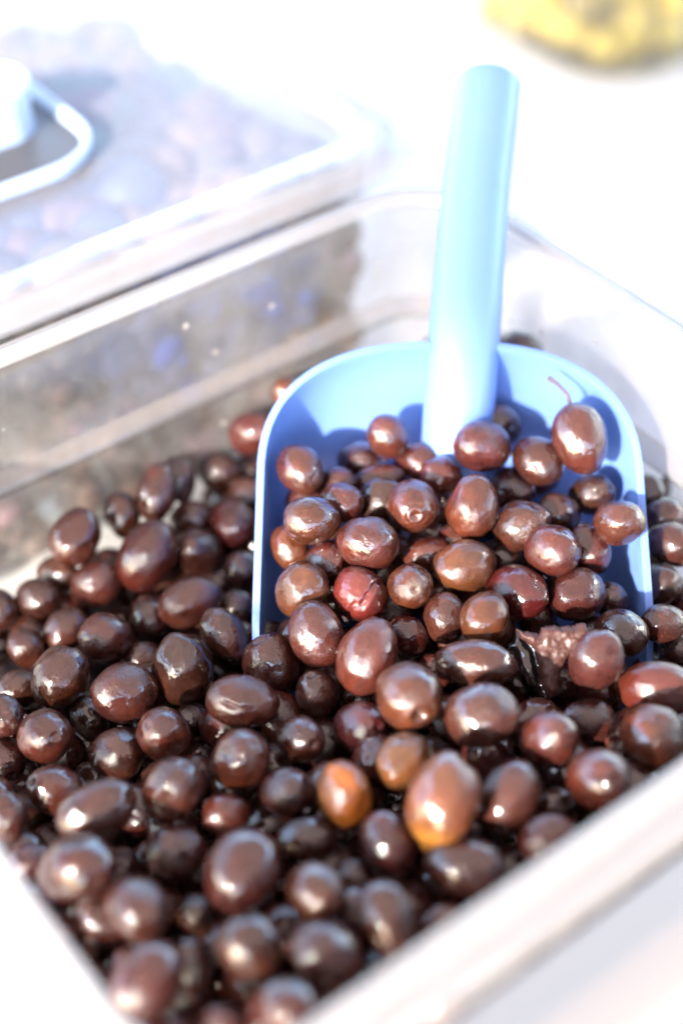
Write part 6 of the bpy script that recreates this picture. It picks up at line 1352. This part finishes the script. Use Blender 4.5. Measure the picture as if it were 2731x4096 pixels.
# ------------------------------------------------------------------ yellow olives in a clear tub, upper right
ty = (.684, .93, .614, .88)
tub = empty('clear_tub', W(.83, .77, CZ)); tag(tub, 'clear rounded tub of yellow olives at the top right', 'tub')
bm = bmesh.new()
loft(bm, pan_loops(ty, [(-.012, CZ+.001), (-.006, CZ+.003), (-.002, CZ+.012), (0, CZ+.040), (.001, CZ+.080), (.004, CZ+.0815), (.004, CZ+.0835), (.001, CZ+.084), (-.0005, CZ+.081), (-.0015, CZ+.040), (-.0035, CZ+.012), (-.009, CZ+.005)], .055), True, True, True)
put(mobj('tub_wall', bm, M_TUB), tub)
def yellow_mat():
    m = olive_material('yellow_olive_skin'); return m
M_YEL = yellow_mat()
YM = []
for i in range(4):
    me = MLOW[i].copy(); me.materials.clear(); me.materials.append(M_YEL); YM.append(me)
r3 = random.Random(9); placed = []
for _ in range(12000):
    a = r3.uniform(ty[0]+.004, ty[0]+.15); b = r3.uniform(ty[2]+.004, ty[2]+.16); z = CZ+r3.uniform(.010, .060); s = r3.uniform(.0105, .0130)
    ca, cb = ty[0]+.055, ty[2]+.055
    if a < ca and b < cb and math.hypot(a-ca, b-cb) > .055-s-.003: continue
    if a < ty[0]+s+.003 or b < ty[2]+s+.003: continue
    if any((Vector((a, b, z))-q_[0]).length < .86*(s+q_[1]) for q_ in placed): continue
    placed.append((Vector((a, b, z)), s))
    if len(placed) >= 170: break
for i, (v_, s) in enumerate(placed):
    w_ = W(v_.x, v_.y, v_.z)-Vector((0, 0, CAM_H)); dz_ = w_.dot(FV); X_ = 784+FPX*w_.x/dz_; Y_ = 1176-FPX*w_.dot(CAMUP)/dz_
    if X_ > 1640 or Y_ < -90: continue          # wholly outside the frame
    o = bpy.data.objects.new('yellow_olive', YM[i % 4]); COL.objects.link(o)
    o.matrix_world = Matrix.Translation(W(v_.x, v_.y, v_.z)) @ orient((r3.gauss(0, 1), r3.gauss(0, 1), r3.gauss(0, 1)), r3.uniform(0, 6)) @ Matrix.Diagonal((s*.95, s*.95, s*1.12, 1))
    k = r3.uniform(.60, .95); o.color = (.66*k, .53*k, .045*k, 1) if r3.random() > .18 else (.34*k, .28*k, .07*k, 1)
    tag(o, 'blurred yellow olive in the clear tub at the top right', 'olive', 'yellow olives in the clear tub')

# ------------------------------------------------------------------ crumbs
bm = bmesh.new(); me = olive_mesh(60, '', 16, 10); bm.from_mesh(me)
q_ = Vector((0, 0, CAM_H)); d = (Vector((1, 0, 0))*(1305-784)/FPX + FV - CAMUP*(262-1176)/FPX); cp = q_ + d*((CAM_H-CZ)/-d.z)
for v in bm.verts: v.co = cp + Vector((v.co.x*.0046, v.co.y*.0030, .0009+v.co.z*.0010))*(1+.25*noise.noise(v.co*2))
o = mobj('crumb', bm, plain('brown_crumb', (.045, .022, .014), .7, .2, var=.3, bscale=200)); tag(o, 'small brown crumb alone on the white counter', 'crumb')

# ------------------------------------------------------------------ pale lid edge in the front right corner
fl = empty('covering_lid', W(.25, .02, 0)); tag(fl, 'pale cream plastic lid edge in the bottom right corner', 'lid')
frect = (E1A-.02, .46, -.13, .1045)
bm = bmesh.new()
loft(bm, pan_loops(frect, [(.0225, -.004), (.0235, -.0012), (.0220, .0008), (.0120, .0012), (.0105, .0034), (.0085, .0042), (-.004, .0044), (-.006, .0036), (-.008, -.0020), (-.010, -.0032)], .034))
put(mobj('lid_rim', bm, M_LEDGE), fl)
bm = bmesh.new()
loft(bm, pan_loops(frect, [(-.010, -.0032), (-.012, -.0036), (-.030, -.0038)], .034), True, False, True)
put(mobj('lid_panel', bm, M_LEDGE), fl)
bm = bmesh.new()
loft(bm, pan_loops(frect, [(.012, -.006), (.001, -.007), (-.004, -.05), (-.012, -.148), (-.02, -.1505)], .034), True, True, True)
o = empty('front_pan', W(.25, .02, -.15)); tag(o, 'pale pan below the cream lid in the bottom right corner', 'pan'); put(mobj('pan_wall', bm, M_LEDGE), o)

# ------------------------------------------------------------------ beads of brine where the top olives touch
bm = bmesh.new(); rd = random.Random(3)
PT = [(Vector(o_[:3]), (o_[6]*o_[6]*o_[7])**(1/3)) for o_ in OLIVES]
for i in range(len(PT)):
    for j in range(i):
        d = PT[i][0]-PT[j][0]; rs = PT[i][1]+PT[j][1]
        if d.length < rs*1.12 and rd.random() < .55:
            c = PT[j][0]+d*(PT[j][1]/rs); v = (Vector((0, 0, CAM_H))-c).normalized(); side = d.cross(v).normalized()*rd.uniform(-.004, .004)
            s = rd.uniform(.0004, .0010); n0 = len(bm.verts)
            bmesh.ops.create_icosphere(bm, subdivisions=2, radius=1, matrix=Matrix.Translation(c+v*rd.uniform(.0010, .0030)+side) @ orient(tuple(d.cross(v)), 0) @ Matrix.Diagonal((s, s*.8, s*rd.uniform(1, 2.4), 1)))
dm, dt, dout = newmat('brine_bead'); dp = nd(dt, 'ShaderNodeBsdfPrincipled'); dp.inputs['Base Color'].default_value = (.02, .008, .006, 1); dp.inputs['Roughness'].default_value = .04; dp.inputs['Coat Weight'].default_value = 1
dt.links.new(dp.outputs[0], dout.inputs[0])
o = mobj('brine_beads', bm, dm); tag(o, 'tiny glinting beads of brine between the wet olives', 'brine', kind='stuff')

# ------------------------------------------------------------------ dark scrap behind the right side of the scoop
cs = unproj(1524, 1122, .606); sb_ = olive_mesh(91, '', 20, 14); bm = bmesh.new(); bm.from_mesh(sb_)
for v in bm.verts:
    k = .55+.45*(1-(v.co.z+1)/2)
    v.co = cs + Vector((1, 0, 0))*(v.co.x*.0042*k+v.co.z*.0016) + CAMUP*(v.co.z*.0062) + CAMV*(v.co.y*.0030*k)
o = mobj('olive_scrap', bm, M_SKINDARK); tag(o, 'small black scrap poking up by the wall right of the scoop', 'scrap')
